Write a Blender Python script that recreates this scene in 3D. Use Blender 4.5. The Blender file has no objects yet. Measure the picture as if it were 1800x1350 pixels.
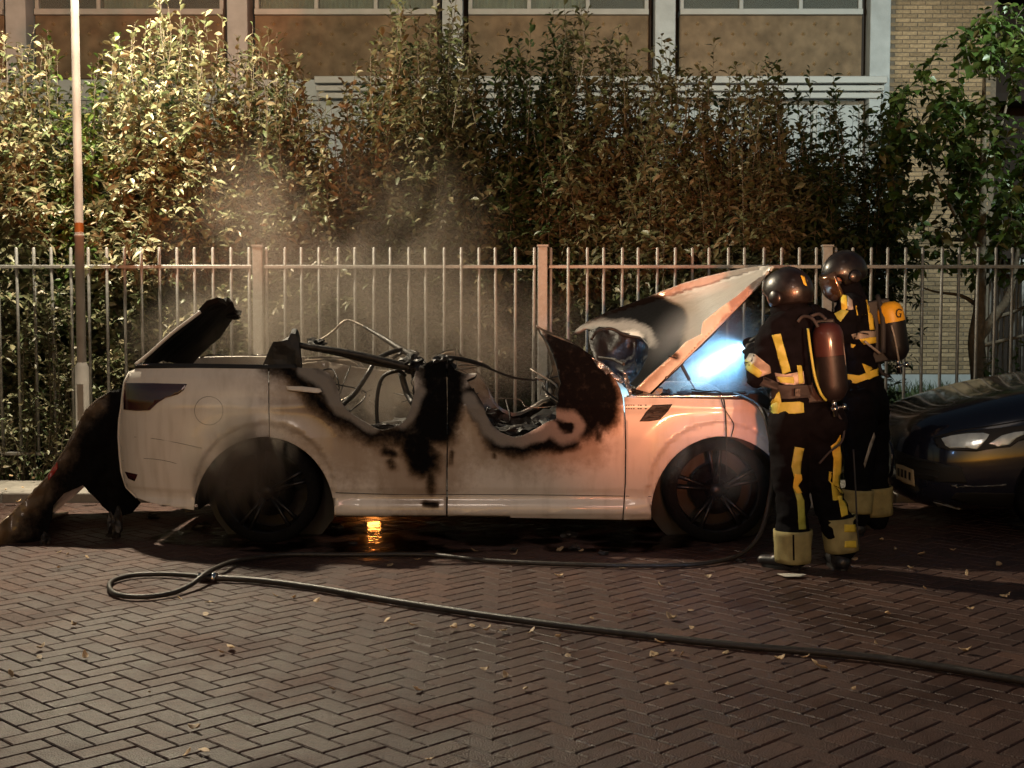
import bpy, math, random
import numpy as np
from math import radians as R, pi, sin, cos, sqrt
from mathutils import Vector, Matrix, noise
from mathutils.bvhtree import BVHTree
from mathutils.geometry import tessellate_polygon
import bmesh

# ---------------------------------------------------------------- camera, sky, light, exposure
S = bpy.context.scene
COL = S.collection
H, F, PITCH = 1.60, 2410.0, math.atan(152/2410.0)
cd = bpy.data.cameras.new('camera'); cam = bpy.data.objects.new('camera', cd); COL.objects.link(cam)
cam.location = (0, 0, H); cam.rotation_euler = (pi/2 - PITCH, 0, 0)
cd.sensor_width = 36; cd.lens = F/1800*36; cd.clip_start = .1; cd.clip_end = 600
S.camera = cam
S.render.engine = 'CYCLES'
S.view_settings.view_transform = 'Standard'; S.view_settings.look = 'None'
S.view_settings.gamma = 1; S.view_settings.exposure = 0; S.view_settings.use_curve_mapping = False
S.cycles.use_denoising = True
S.cycles.volume_step_rate = 1.5; S.cycles.volume_max_steps = 96
S.cycles.max_bounces = 6; S.cycles.volume_bounces = 1; S.cycles.diffuse_bounces = 3
S.cycles.sample_clamp_indirect = 4
w = bpy.data.worlds.new('World'); S.world = w; w.use_nodes = True
nt = w.node_tree; bg = nt.nodes['Background']
sky = nt.nodes.new('ShaderNodeTexSky'); sky.sky_type = 'NISHITA'; sky.sun_disc = False
sky.sun_elevation = R(4); sky.sun_rotation = R(190)
nt.links.new(sky.outputs[0], bg.inputs[0]); bg.inputs[1].default_value = 0.055

def lamp(name, kind, loc, power, color, size=.1, target=None, angle=60, blend=.5):
    l = bpy.data.lights.new(name, kind); l.energy = power; l.color = color
    if kind == 'SUN': l.angle = size
    else: l.shadow_soft_size = size
    if kind == 'SPOT': l.spot_size = R(angle); l.spot_blend = blend
    o = bpy.data.objects.new(name, l); COL.objects.link(o); o.location = loc
    if target is not None:
        o.rotation_euler = (Vector(target) - Vector(loc)).to_track_quat('-Z', 'Y').to_euler()
    return o
# moonless town night: one very faint, broad sun stands for the glow of the sky
lamp('sun', 'SUN', (0, 0, 20), .035, (1, .83, .66), R(12), (2, 14, 0))
# lamps of the street outside the frame: behind the camera, and a white one by the building
lamp('street_light_across', 'SPOT', (-.9, -3.8, 6.2), 560, (1, .81, .66), .9, (-.5, 10.9, 1.15), 47, 1)
lamp('foreground_fill', 'SPOT', (1.6, -2.2, 3.4), 170, (1, .50, .40), .5, (.4, 6.6, 0), 62, 1)  # pinkish fill added to lift the foreground paving
lamp('fire_engine_amber', 'SPOT', (.9, .6, 1.25), 2000, (1, .25, .10), .10, (1.12, 9.0, 1.52), 20.5, .9)
lamp('fire_engine_amber', 'SPOT', (2.4, -1.0, 1.2), 7000, (1, .25, .08), .12, (-2.8, 12, 3.72), 17.5, .3)
lamp('fire_engine_amber', 'SPOT', (2.6, -1.0, 1.5), 3000, (1, .55, .30), .12, (.9, 12.6, 3.1), 25, .6)
lamp('fire_engine_blue', 'SPOT', (-3.2, .3, 2.4), 50, (.30, .55, 1), .12, (-.3, 5.6, 0), 40, 1)
lamp('fire_engine_blue', 'SPOT', (2.3, 1.0, 2.4), 520, (.42, .62, 1), .05, (.98, 7.35, 0), 8, 1)
lamp('fire_engine_blue', 'SPOT', (-1.2, 2.0, 1.6), 260, (.22, .48, 1), .08, (1.33, 8.7, .62), 6.5, 1)
lamp('yard_light', 'SPOT', (6.9, 11.3, 6.6), 2300, (.84, .95, .88), .2, (5.3, 17.5, 3.0), 84, .9)

# ---------------------------------------------------------------- helpers
CAMP = Vector((0, 0, H)); FW = Vector((0, cos(PITCH), -sin(PITCH))); UP = Vector((0, sin(PITCH), cos(PITCH)))
def ray(px, py):
    return FW + Vector(((px-900)/F, 0, 0)) + UP*((675-py)/F)
def W(px, py, D):
    d = ray(px, py); return CAMP + d*(D/d.y)
def G(px, py, z=0.0):
    d = ray(px, py); return CAMP + d*((z-H)/d.z)
rnd = random.Random(7)

def tag(o, label=None, cat=None, group=None, kind=None):
    if label: o['label'] = label
    if cat: o['category'] = cat
    if group: o['group'] = group
    if kind: o['kind'] = kind
    return o
def empty(name, loc, label, cat, group=None):
    o = bpy.data.objects.new(name, None); COL.objects.link(o); o.location = loc; o.empty_display_size = .1
    tag(o, label, cat, group); return o
def link(name, me, mat=None, parent=None, smooth=True):
    if mat is not None and len(me.materials) == 0:
        for m in (mat if isinstance(mat, (list, tuple)) else [mat]): me.materials.append(m)
    if smooth: me.polygons.foreach_set('use_smooth', [True]*len(me.polygons))
    o = bpy.data.objects.new(name, me); COL.objects.link(o)
    if parent is not None:
        o.parent = parent
        o.matrix_parent_inverse = Matrix.Translation(-PW(parent))
    return o
def PW(p):
    return Vector(p.location) if p.type == 'EMPTY' else Vector((0, 0, 0))
def mesh(name, vs, fs):
    me = bpy.data.meshes.new(name); me.from_pydata([tuple(v) for v in vs], [], fs); me.update(); return me
def sub(o, n=2):
    m = o.modifiers.new('s', 'SUBSURF'); m.levels = m.render_levels = n; return o
def bevel(o, wd=.01, seg=2):
    m = o.modifiers.new('b', 'BEVEL'); m.width = wd; m.segments = seg; m.limit_method = 'ANGLE'; m.angle_limit = R(35); return o
def solid(o, t, off=-1):
    m = o.modifiers.new('t', 'SOLIDIFY'); m.thickness = t; m.offset = off; return o

class MB:
    def __init__(s): s.v = []; s.f = []
    def add(s, vs, fs):
        b = len(s.v); s.v += [tuple(v) for v in vs]; s.f += [tuple(i+b for i in f) for f in fs]; return s
    def box(s, a, b):
        (x0, y0, z0), (x1, y1, z1) = a, b
        return s.add([(x0,y0,z0),(x1,y0,z0),(x1,y1,z0),(x0,y1,z0),(x0,y0,z1),(x1,y0,z1),(x1,y1,z1),(x0,y1,z1)],
              [(0,3,2,1),(4,5,6,7),(0,1,5,4),(1,2,6,5),(2,3,7,6),(3,0,4,7)])
    def obox(s, c, ax, ay, az):
        c = Vector(c); ax, ay, az = Vector(ax), Vector(ay), Vector(az)
        vs = [c+ax*i+ay*j+az*k for k in (-1,1) for (i,j) in ((-1,-1),(1,-1),(1,1),(-1,1))]
        return s.add(vs, [(0,3,2,1),(4,5,6,7),(0,1,5,4),(1,2,6,5),(2,3,7,6),(3,0,4,7)])
    def tube(s, pts, r, n=8, caps=True, sm=0):
        pts = [Vector(p) for p in pts]
        if sm: pts = spline(pts, sm)
        k = len(pts); rs = r if isinstance(r, (list, tuple)) else [r]*k
        if len(rs) != k: rs = list(np.interp(np.linspace(0, 1, k), np.linspace(0, 1, len(rs)), rs))
        b = len(s.v); up = Vector((0.13, .2, 1)).normalized(); prev = None
        for i, p in enumerate(pts):
            t = (pts[min(i+1, k-1)] - pts[max(i-1, 0)])
            t = t.normalized() if t.length > 1e-9 else Vector((0, 0, 1))
            a = (prev - t*prev.dot(t)) if prev is not None else t.cross(up)
            if a.length < 1e-5: a = t.cross(Vector((1, 0, 0)))
            a.normalize(); prev = a; c = t.cross(a)
            for j in range(n):
                q = 2*pi*j/n; s.v.append(tuple(p + (a*cos(q) + c*sin(q))*rs[i]))
        for i in range(k-1):
            for j in range(n):
                j2 = (j+1) % n; s.f.append((b+i*n+j, b+i*n+j2, b+(i+1)*n+j2, b+(i+1)*n+j))
        if caps:
            s.f.append(tuple(b+j for j in range(n))[::-1]); s.f.append(tuple(b+(k-1)*n+j for j in range(n)))
        return s
    def lathe(s, base, axis, prof, n=24, ref=(0, 0, 1)):
        base = Vector(base); axis = Vector(axis).normalized(); a = axis.cross(Vector(ref))
        if a.length < 1e-4: a = axis.cross(Vector((1, 0, 0)))
        a.normalize(); c = axis.cross(a); b = len(s.v)
        for (h, r) in prof:
            for j in range(n):
                q = 2*pi*j/n; s.v.append(tuple(base + axis*h + (a*cos(q)+c*sin(q))*max(r, 1e-4)))
        for i in range(len(prof)-1):
            for j in range(n):
                j2 = (j+1) % n; s.f.append((b+i*n+j, b+i*n+j2, b+(i+1)*n+j2, b+(i+1)*n+j))
        return s
    def build(s, name, mat, parent=None, smooth=False):
        me = mesh(name, s.v, s.f); return link(name, me, mat, parent, smooth)
def spline(pts, m):
    out = []; P = [pts[0]] + list(pts) + [pts[-1]]
    for i in range(1, len(P)-2):
        p0, p1, p2, p3 = P[i-1], P[i], P[i+1], P[i+2]
        for k in range(m):
            t = k/m
            out.append(.5*((2*p1) + (p2-p0)*t + (2*p0-5*p1+4*p2-p3)*t*t + (3*p1-p0-3*p2+p3)*t**3))
    out.append(P[-2]); return out
def ell(c, rx, ry=None, n=28, a0=0, a1=360):
    ry = ry or rx
    return [(c[0]+rx*cos(R(a0+(a1-a0)*i/n)), c[1]+ry*sin(R(a0+(a1-a0)*i/n))) for i in range(n + (0 if a1-a0 == 360 else 1))]

# picture-plane outline cut into a fine grid, then laid on a real surface by fn(px,py)->world point
def grid_poly(poly, step, holes=()):
    loops = [[Vector((x, y, 0)) for x, y in poly]] + [[Vector((x, y, 0)) for x, y in h] for h in holes]
    flat = [v for l in loops for v in l]; tris = tessellate_polygon(loops)
    bm = bmesh.new(); vs = [bm.verts.new(v) for v in flat]
    for t in tris:
        try: bm.faces.new([vs[i] for i in t])
        except ValueError: pass
    xs = [v.x for v in flat]; ys = [v.y for v in flat]
    for lo, hi, no in ((min(xs), max(xs), Vector((1, 0, 0))), (min(ys), max(ys), Vector((0, 1, 0)))):
        k = math.floor(lo/step)+1
        while k*step < hi:
            bmesh.ops.bisect_plane(bm, geom=bm.verts[:]+bm.edges[:]+bm.faces[:], dist=1e-4, plane_co=no*(k*step), plane_no=no)
            k += 1
    bmesh.ops.remove_doubles(bm, verts=bm.verts[:], dist=.02)
    bm.verts.ensure_lookup_table()
    return bm
def fill_attr(me, name, vals):
    a = me.attributes.new(name, 'FLOAT', 'POINT'); a.data.foreach_set('value', vals)
def sheet(name, poly, fn, mat, parent=None, step=5, holes=(), paint=None, thick=.012, edge_j=0, world_map=None):
    bm = grid_poly(poly, step, holes)
    px = [(v.co.x, v.co.y) for v in bm.verts]
    for v, (x, y) in zip(bm.verts, px):
        p = fn(x, y); v.co = world_map(p) if world_map else p
    bm.normal_update()
    s = sum((f.normal.y*f.calc_area() for f in bm.faces))
    flip = s > 0
    if world_map: flip = not flip
    if flip: bmesh.ops.reverse_faces(bm, faces=bm.faces[:])
    me = bpy.data.meshes.new(name); bm.to_mesh(me); bm.free()
    if paint:
        c = [paint(x, y) for x, y in px]
        for i, nm in enumerate(('char', 'ash', 'rust')): fill_attr(me, nm, [q[i] for q in c])
    o = link(name, me, mat, parent, True)
    if thick: solid(o, thick)
    return o

# ---------------------------------------------------------------- materials
def M(name, col, rough=.6, metal=0, var=.25, vs=6, bump=.15, bs=60, spec=.5, coat=0, col2=None, emit=None, es=0, sss=0):
    m = bpy.data.materials.new(name); m.use_nodes = True; t = m.node_tree; b = t.nodes['Principled BSDF']
    N = t.nodes.new; L = t.links.new
    tc = N('ShaderNodeTexCoord'); n = N('ShaderNodeTexNoise'); n.inputs['Scale'].default_value = vs; n.inputs['Detail'].default_value = 6
    L(tc.outputs['Object'], n.inputs['Vector'])
    mx = N('ShaderNodeMix'); mx.data_type = 'RGBA'
    rp = N('ShaderNodeMapRange'); rp.inputs[1].default_value = .3; rp.inputs[2].default_value = .7
    L(n.outputs[0], rp.inputs[0]); L(rp.outputs[0], mx.inputs[0])
    c2 = col2 or tuple(c*(1-var) for c in col); c1 = col if col2 else tuple(min(1, c*(1+var*.6)) for c in col)
    mx.inputs[6].default_value = (*c2, 1); mx.inputs[7].default_value = (*c1, 1)
    L(mx.outputs[2], b.inputs['Base Color'])
    b.inputs['Roughness'].default_value = rough; b.inputs['Metallic'].default_value = metal
    b.inputs['Specular IOR Level'].default_value = spec; b.inputs['Coat Weight'].default_value = coat
    b.inputs['Coat Roughness'].default_value = .08
    rr = N('ShaderNodeMapRange'); rr.inputs[3].default_value = max(.03, rough-.12); rr.inputs[4].default_value = min(1, rough+.12)
    L(n.outputs[0], rr.inputs[0]); L(rr.outputs[0], b.inputs['Roughness'])
    if bump:
        n2 = N('ShaderNodeTexNoise'); n2.inputs['Scale'].default_value = bs; n2.inputs['Detail'].default_value = 5
        L(tc.outputs['Object'], n2.inputs['Vector'])
        bp = N('ShaderNodeBump'); bp.inputs['Strength'].default_value = bump; bp.inputs['Distance'].default_value = .01
        L(n2.outputs[0], bp.inputs['Height']); L(bp.outputs[0], b.inputs['Normal'])
    if emit: b.inputs['Emission Color'].default_value = (*emit, 1); b.inputs['Emission Strength'].default_value = es
    m['mix'] = mx.name
    return m
def vary(m, src, gain=.5, hue=None):
    """per-piece variation: src 'obj' (Object Info random), 'attr' (attribute rnd) or both"""
    t = m.node_tree; N = t.nodes.new; L = t.links.new; b = t.nodes['Principled BSDF']
    mx = t.nodes[m['mix']]
    oi = N('ShaderNodeObjectInfo'); at = N('ShaderNodeAttribute'); at.attribute_name = 'rnd'
    ad = N('ShaderNodeMath'); ad.operation = 'ADD'; fr = N('ShaderNodeMath'); fr.operation = 'FRACT'
    if src == 'attr': ad.inputs[0].default_value = 0
    else: L(oi.outputs['Random'], ad.inputs[0])
    L(at.outputs['Fac'], ad.inputs[1]); L(ad.outputs[0], fr.inputs[0])
    m2 = N('ShaderNodeMix'); m2.data_type = 'RGBA'; m2.blend_type = 'MULTIPLY'; m2.inputs[0].default_value = 1
    cr = N('ShaderNodeValToRGB'); e = cr.color_ramp.elements
    hs = hue or [(0, (1-gain,)*3), (1, (1+gain,)*3)]
    e[0].position = hs[0][0]; e[0].color = (*hs[0][1], 1); e[1].position = hs[-1][0]; e[1].color = (*hs[-1][1], 1)
    for p, c in hs[1:-1]:
        q = e.new(p); q.color = (*c, 1)
    L(fr.outputs[0], cr.inputs[0]); L(mx.outputs[2], m2.inputs[6]); L(cr.outputs[0], m2.inputs[7])
    L(m2.outputs[2], b.inputs['Base Color']); return m

def car_paint(name, base, rough=.32):
    m = M(name, base, rough, 0, .06, 3, .03, 40, .5, .5); t = m.node_tree; N = t.nodes.new; L = t.links.new
    b = t.nodes['Principled BSDF']; cur = t.nodes[m['mix']].outputs[2]
    tc = N('ShaderNodeTexCoord')
    nz = N('ShaderNodeTexNoise'); nz.inputs['Scale'].default_value = 22; nz.inputs['Detail'].default_value = 8; nz.inputs['Roughness'].default_value = .65
    L(tc.outputs['Object'], nz.inputs['Vector'])
    # soot and water streaks over the whole side
    mp = N('ShaderNodeMapping'); mp.inputs['Scale'].default_value = (9, 9, 1.4); L(tc.outputs['Object'], mp.inputs[0])
    st = N('ShaderNodeTexNoise'); st.inputs['Scale'].default_value = 1.6; st.inputs['Detail'].default_value = 7; L(mp.outputs[0], st.inputs['Vector'])
    def layer(cur, fac, col):
        x = N('ShaderNodeMix'); x.data_type = 'RGBA'; L(fac, x.inputs[0]); L(cur, x.inputs[6]); x.inputs[7].default_value = (*col, 1); return x.outputs[2]
    rp = N('ShaderNodeMapRange'); rp.inputs[1].default_value = .5; rp.inputs[2].default_value = .85; rp.inputs[4].default_value = .45; L(st.outputs[0], rp.inputs[0])
    cur = layer(cur, rp.outputs[0], (base[0]*.45, base[1]*.4, base[2]*.32))
    facs = {}
    sa = N('ShaderNodeAttribute'); sa.attribute_name = 'char'
    s1 = N('ShaderNodeMath'); s1.operation = 'MULTIPLY_ADD'; L(nz.outputs[0], s1.inputs[0]); s1.inputs[1].default_value = .5; L(sa.outputs['Fac'], s1.inputs[2])
    s2 = N('ShaderNodeMapRange'); s2.interpolation_type = 'SMOOTHSTEP'; s2.inputs[1].default_value = .25; s2.inputs[2].default_value = 1.0; s2.inputs[4].default_value = .88; L(s1.outputs[0], s2.inputs[0])
    cur = layer(cur, s2.outputs[0], (.075, .055, .040))
    for nm, thr, wdt, col in (('rust', .5, .7, (.20, .105, .035)), ('char', .62, .75, (.004, .004, .0045)), ('ash', .55, .7, (.25, .235, .22))):
        a = N('ShaderNodeAttribute'); a.attribute_name = nm
        x = N('ShaderNodeMath'); x.operation = 'MULTIPLY_ADD'; L(nz.outputs[0], x.inputs[0]); x.inputs[1].default_value = .7; 
        y = N('ShaderNodeMath'); y.operation = 'SUBTRACT'; L(a.outputs['Fac'], y.inputs[0]); y.inputs[1].default_value = .35
        L(y.outputs[0], x.inputs[2])
        z = N('ShaderNodeMapRange'); z.interpolation_type = 'SMOOTHSTEP'; z.inputs[1].default_value = thr-wdt/2; z.inputs[2].default_value = thr+wdt/2
        if nm == 'rust': z.inputs[4].default_value = .6
        L(x.outputs[0], z.inputs[0]); cur = layer(cur, z.outputs[0], col); facs[nm] = z.outputs[0]
    L(cur, b.inputs['Base Color'])
    r = N('ShaderNodeMapRange'); r.inputs[3].default_value = rough; r.inputs[4].default_value = .75
    mxx = N('ShaderNodeMath'); mxx.operation = 'MAXIMUM'; L(facs['char'], mxx.inputs[0]); L(facs['ash'], mxx.inputs[1])
    L(mxx.outputs[0], r.inputs[0]); L(r.outputs[0], b.inputs['Roughness'])
    iv = N('ShaderNodeMath'); iv.operation = 'SUBTRACT'; iv.inputs[0].default_value = .5; iv.use_clamp = True; L(mxx.outputs[0], iv.inputs[1]); L(iv.outputs[0], b.inputs['Coat Weight'])
    sp = N('ShaderNodeMapRange'); sp.inputs[3].default_value = .5; sp.inputs[4].default_value = .05; L(mxx.outputs[0], sp.inputs[0]); L(sp.outputs[0], b.inputs['Specular IOR Level'])
    bp = N('ShaderNodeBump'); bp.inputs['Strength'].default_value = .5; bp.inputs['Distance'].default_value = .02
    mu = N('ShaderNodeMath'); mu.operation = 'MULTIPLY'; L(nz.outputs[0], mu.inputs[0]); L(mxx.outputs[0], mu.inputs[1]); L(mu.outputs[0], bp.inputs['Height'])
    L(bp.outputs[0], b.inputs['Normal'])
    return m
m_paint = car_paint('car_paint', (.76, .71, .66))
m_char = M('charred', (.018, .017, .018), .55, 0, .5, 14, .6, 45, .5, col2=(.006, .006, .006))
m_charmetal = M('burnt_metal', (.028, .025, .023), .45, .3, .5, 18, .5, 60, .5)
m_ash = M('ash', (.36, .34, .31), .9, 0, .4, 8, .5, 40, .2)
m_baretube = M('bare_steel', (.30, .26, .22), .4, .6, .4, 20, .3, 60)
m_redlens = M('dark_red_lens', (.05, .012, .014), .12, 0, .3, 5, 0, 10, .6, 1)
m_glassclear = M('lamp_glass', (.75, .85, .92), .15, .2, .3, 14, 0, 10, 1, 1)
m_blackplastic = M('black_plastic', (.010, .010, .011), .6, 0, .3, 10, .1, 80)
m_galv = M('galvanised', (.25, .25, .24), .5, .25, .25, 30, .1, 80)
m_pole = M('lamp_pole_paint', (.27, .25, .23), .5, .1, .22, 5, .1, 60)
m_hose = M('hose_rubber', (.032, .026, .021), .42, 0, .4, 30, .3, 200)
m_tyre = M('burnt_tyre', (.005, .005, .0055), .85, 0, .4, 20, .6, 50, .15)
m_rim = M('burnt_rim', (.012, .012, .014), .34, .4, .6, 25, .3, 60)
m_nomex = M('turnout_fabric', (.0045, .0045, .007), .85, 0, .5, 18, .8, 220, .1)
m_nomex2 = M('turnout_fabric_trousers', (.0045, .0045, .006), .85, 0, .5, 16, .8, 220, .1)
m_yellow = M('fluorescent_tape', (.72, .55, .06), .45, 0, .12, 30, .25, 300, .5)
m_lime = M('fluorescent_tape_lime', (.40, .43, .08), .45, 0, .12, 30, .25, 300, .5)
m_silver = M('silver_tape', (.36, .33, .29), .4, .2, .2, 30, .25, 300, .5)
m_cuff = M('cuff_fabric', (.34, .29, .13), .8, 0, .3, 14, .4, 200, .3)
m_helmet = M('helmet_shell', (.010, .008, .008), .36, 0, .4, 22, .12, 60, .5, .35)
m_visor = M('gold_visor', (.22, .13, .08), .16, .8, .3, 9, .0, 10, .6, 1)
m_glove = M('glove_leather', (.02, .019, .02), .7, 0, .4, 20, .3, 90)
m_boot = M('boot_rubber', (.02, .019, .02), .38, 0, .3, 12, .15, 90)
m_tank = M('cylinder_cover', (.008, .006, .007), .5, 0, .3, 12, .1, 60, .4, .1)
m_tankred = M('cylinder_red', (.040, .014, .013), .45, 0, .25, 10, .05, 60, .4, .2)
m_chrome = M('chrome', (.75, .72, .70), .14, 1, .1, 10, 0, 10)
m_webbing = M('webbing', (.03, .03, .032), .7, 0, .2, 60, .2, 200)
m_skin = M('skin', (.42, .24, .17), .55, 0, .1, 20, .1, 100)
m_hair = M('hair', (.03, .02, .014), .6, 0, .3, 90, .6, 200)
m_coat = M('dark_coat', (.012, .012, .014), .8, 0, .3, 20, .4, 200, .25)
m_brownpants = M('muddy_trousers', (.085, .055, .028), .85, 0, .5, 5, .4, 160, .25, col2=(.022, .015, .010))
m_bluepaint = M('dark_blue_paint', (.016, .018, .034), .24, .3, .15, 3, .01, 60, .5, 1)
m_black = M('black', (.008, .008, .008), .6, 0, .2, 10, .1, 40)
m_white = M('white_concrete', (.42, .47, .49), .75, 0, .16, 5, .25, 60)
m_frame = M('window_frame_paint', (.38, .40, .39), .5, 0, .12, 6, .05, 60)
m_pebble = M('pebbledash', (.20, .150, .098), .9, 0, .35, 5, .8, 110, .2)
m_stud = M('stud', (.34, .24, .13), .7, 0, .2, 10, .2, 60)
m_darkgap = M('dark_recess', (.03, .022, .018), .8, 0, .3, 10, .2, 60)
m_mortar = M('mortar', (.19, .165, .13), .95, 0, .25, 20, .4, 90, .2)
m_brickwall = vary(M('yellow_brick', (.35, .265, .165), .9, 0, .25, 30, .5, 90, .2), 'both', .28)
m_curtain = M('curtain', (.42, .46, .38), .9, 0, .2, 3, .3, 20)
m_paver = vary(M('paver', (.088, .050, .041), .6, 0, .35, 40, .7, 120, .28), 'both', .3,
   [(0, (.80, .80, .84)), (.35, (.95, .92, .9)), (.7, (1.05, 1.0, .97)), (1, (1.2, 1.1, 1.0))])
def stain(m, lo=.55, hi=1.25, sc=.9):
    t = m.node_tree; N = t.nodes.new; L = t.links.new; b = t.nodes['Principled BSDF']; src = b.inputs['Base Color'].links[0].from_socket
    g = N('ShaderNodeNewGeometry'); n = N('ShaderNodeTexNoise'); n.inputs['Scale'].default_value = sc; n.inputs['Detail'].default_value = 9; n.inputs['Roughness'].default_value = .62; L(g.outputs['Position'], n.inputs['Vector'])
    r = N('ShaderNodeMapRange'); r.inputs[1].default_value = .35; r.inputs[2].default_value = .65; r.inputs[3].default_value = lo; r.inputs[4].default_value = hi; L(n.outputs[0], r.inputs[0])
    x = N('ShaderNodeMix'); x.data_type = 'RGBA'; x.blend_type = 'MULTIPLY'; x.inputs[0].default_value = 1; L(src, x.inputs[6]); L(r.outputs[0], x.inputs[7]); L(x.outputs[2], b.inputs['Base Color'])
    r2 = N('ShaderNodeMapRange'); r2.inputs[1].default_value = .38; r2.inputs[2].default_value = .6; r2.inputs[3].default_value = .32; r2.inputs[4].default_value = .72; L(n.outputs[0], r2.inputs[0]); L(r2.outputs[0], b.inputs['Roughness'])
    return m
stain(m_paver)
m_tile = vary(M('pavement_tile', (.27, .25, .22), .85, 0, .25, 12, .4, 100, .2), 'both', .18)
m_kerb = M('kerb_concrete', (.24, .22, .20), .8, 0, .25, 10, .4, 80, .2)
m_sand = M('joint_sand', (.024, .015, .012), .95, 0, .4, 40, .4, 150, .2)
m_soil = M('soil', (.05, .036, .022), .95, 0, .5, 6, .8, 20, .1)
m_bark = M('bark', (.16, .13, .095), .9, 0, .4, 12, .8, 50, .2)
m_stem = M('twig', (.07, .055, .035), .7, 0, .3, 20, .2, 60)
m_leaflitter = vary(M('fallen_leaf', (.52, .36, .20), .6, 0, .3, 40, .3, 120), 'obj', .35)
def leafmat(name, ramp, rough=.38):
    m = M(name, (1, 1, 1), rough, 0, .08, 30, .15, 200, .5); vary(m, 'attr', .5, ramp)
    t = m.node_tree; b = t.nodes['Principled BSDF']
    tr = t.nodes.new('ShaderNodeBsdfTranslucent'); ms = t.nodes.new('ShaderNodeMixShader'); ms.inputs[0].default_value = .22
    src = b.inputs['Base Color'].links[0].from_socket
    t.links.new(src, tr.inputs[0]); t.links.new(b.outputs[0], ms.inputs[1]); t.links.new(tr.outputs[0], ms.inputs[2])
    t.links.new(ms.outputs[0], t.nodes['Material Output'].inputs[0]); return m
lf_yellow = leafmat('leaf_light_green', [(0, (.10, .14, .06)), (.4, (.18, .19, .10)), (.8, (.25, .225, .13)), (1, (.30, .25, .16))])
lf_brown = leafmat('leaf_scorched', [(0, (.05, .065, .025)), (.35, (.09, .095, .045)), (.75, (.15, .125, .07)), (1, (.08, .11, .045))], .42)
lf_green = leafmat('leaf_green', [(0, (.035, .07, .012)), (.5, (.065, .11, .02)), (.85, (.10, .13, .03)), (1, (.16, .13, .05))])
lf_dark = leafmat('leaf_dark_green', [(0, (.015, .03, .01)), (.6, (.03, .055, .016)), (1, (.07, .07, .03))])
lf_grass = leafmat('grass_blade', [(0, (.03, .06, .015)), (.6, (.05, .09, .02)), (1, (.11, .10, .04))], .6)
# ---------------------------------------------------------------- ground
def plane(name, x0, x1, y0, y1, z, mat, kind='structure'):
    o = link(name, mesh(name, [(x0,y0,z),(x1,y0,z),(x1,y1,z),(x0,y1,z)], [(0,1,2,3)]), mat, None, False); tag(o, kind=kind); return o
plane('ground', -150, 150, -60, 200, -.06, m_soil)
street = plane('street', -60, 60, -50, 10.66, -.009, m_sand)
PWD = .105
def brick_geo(L, Wd, Ht, c=.004):
    a, b = L/2, Wd/2
    v = [(x*a, y*b, -Ht) for x, y in ((-1,-1),(1,-1),(1,1),(-1,1))] + [(x*a, y*b, -c) for x, y in ((-1,-1),(1,-1),(1,1),(-1,1))] + \
        [(x*(a-c), y*(b-c), 0) for x, y in ((-1,-1),(1,-1),(1,1),(-1,1))]
    f = [(8,9,10,11)] + [(i, (i+1)%4, 4+(i+1)%4, 4+i) for i in range(4)] + [(4+i, 4+(i+1)%4, 8+(i+1)%4, 8+i) for i in range(4)]
    return v, f
bv, bf = brick_geo(2*PWD-.006, PWD-.006, .04, .0045)
bvn = np.array(bv)
cells = []
r2 = 1/sqrt(2)
for i in range(-20, 130):
    for j in range(-60, 130):
        m4 = (i-j) % 4
        if m4 == 0: cx, cy, ang = i+1.0, j+.5, 0
        elif m4 == 3: cx, cy, ang = i+.5, j+1.0, 90
        else: continue
        X = (cx-cy)*r2*PWD; Y = (cx+cy)*r2*PWD + .8
        if abs(X) > 6.6 or Y > 10.50 or Y < 1.5: continue
        cells.append((X, Y, ang+45-90 if False else ang+45))
def visible(X, Y): return abs(X)/Y < .39 and Y > 4.5
vis = sorted([c for c in cells if visible(c[0], c[1])], key=lambda c: c[1])
single = set(id(c) for c in vis[:300])
bme = mesh('paving_brick', bv, bf); bme.materials.append(m_paver); fill_attr(bme, 'rnd', [0.0]*len(bv))
def puddle_h(X, Y): return .004*noise.noise((X*.7, Y*.7, 0))
V = []; Fc = []; RA = []
for c in cells:
    X, Y, a = c
    a2 = R(a) + rnd.gauss(0, .006); z = puddle_h(X, Y) + rnd.gauss(0, .0006)
    tx, ty = rnd.gauss(0, .0035), rnd.gauss(0, .0035)
    if id(c) in single:
        o = bpy.data.objects.new('paving_brick', bme); COL.objects.link(o)
        o.location = (X, Y, z); o.rotation_euler = (tx, ty, a2); o.parent = street
    else:
        q = bvn.copy(); x = q[:, 0]*cos(a2)-q[:, 1]*sin(a2); y = q[:, 0]*sin(a2)+q[:, 1]*cos(a2)
        zz = q[:, 2] + z + q[:, 0]*tx + q[:, 1]*ty
        n0 = len(V)*len(bv); V.append(np.stack([x+X, y+Y, zz], 1)); Fc += [tuple(k+n0 for k in f) for f in bf]; RA += [rnd.random()]*len(bv)
me = mesh('paving_bricks', np.concatenate(V).tolist(), Fc); fill_attr(me, 'rnd', RA)
o = link('paving_bricks', me, m_paver, street, False); tag(o, kind='stuff')
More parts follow.
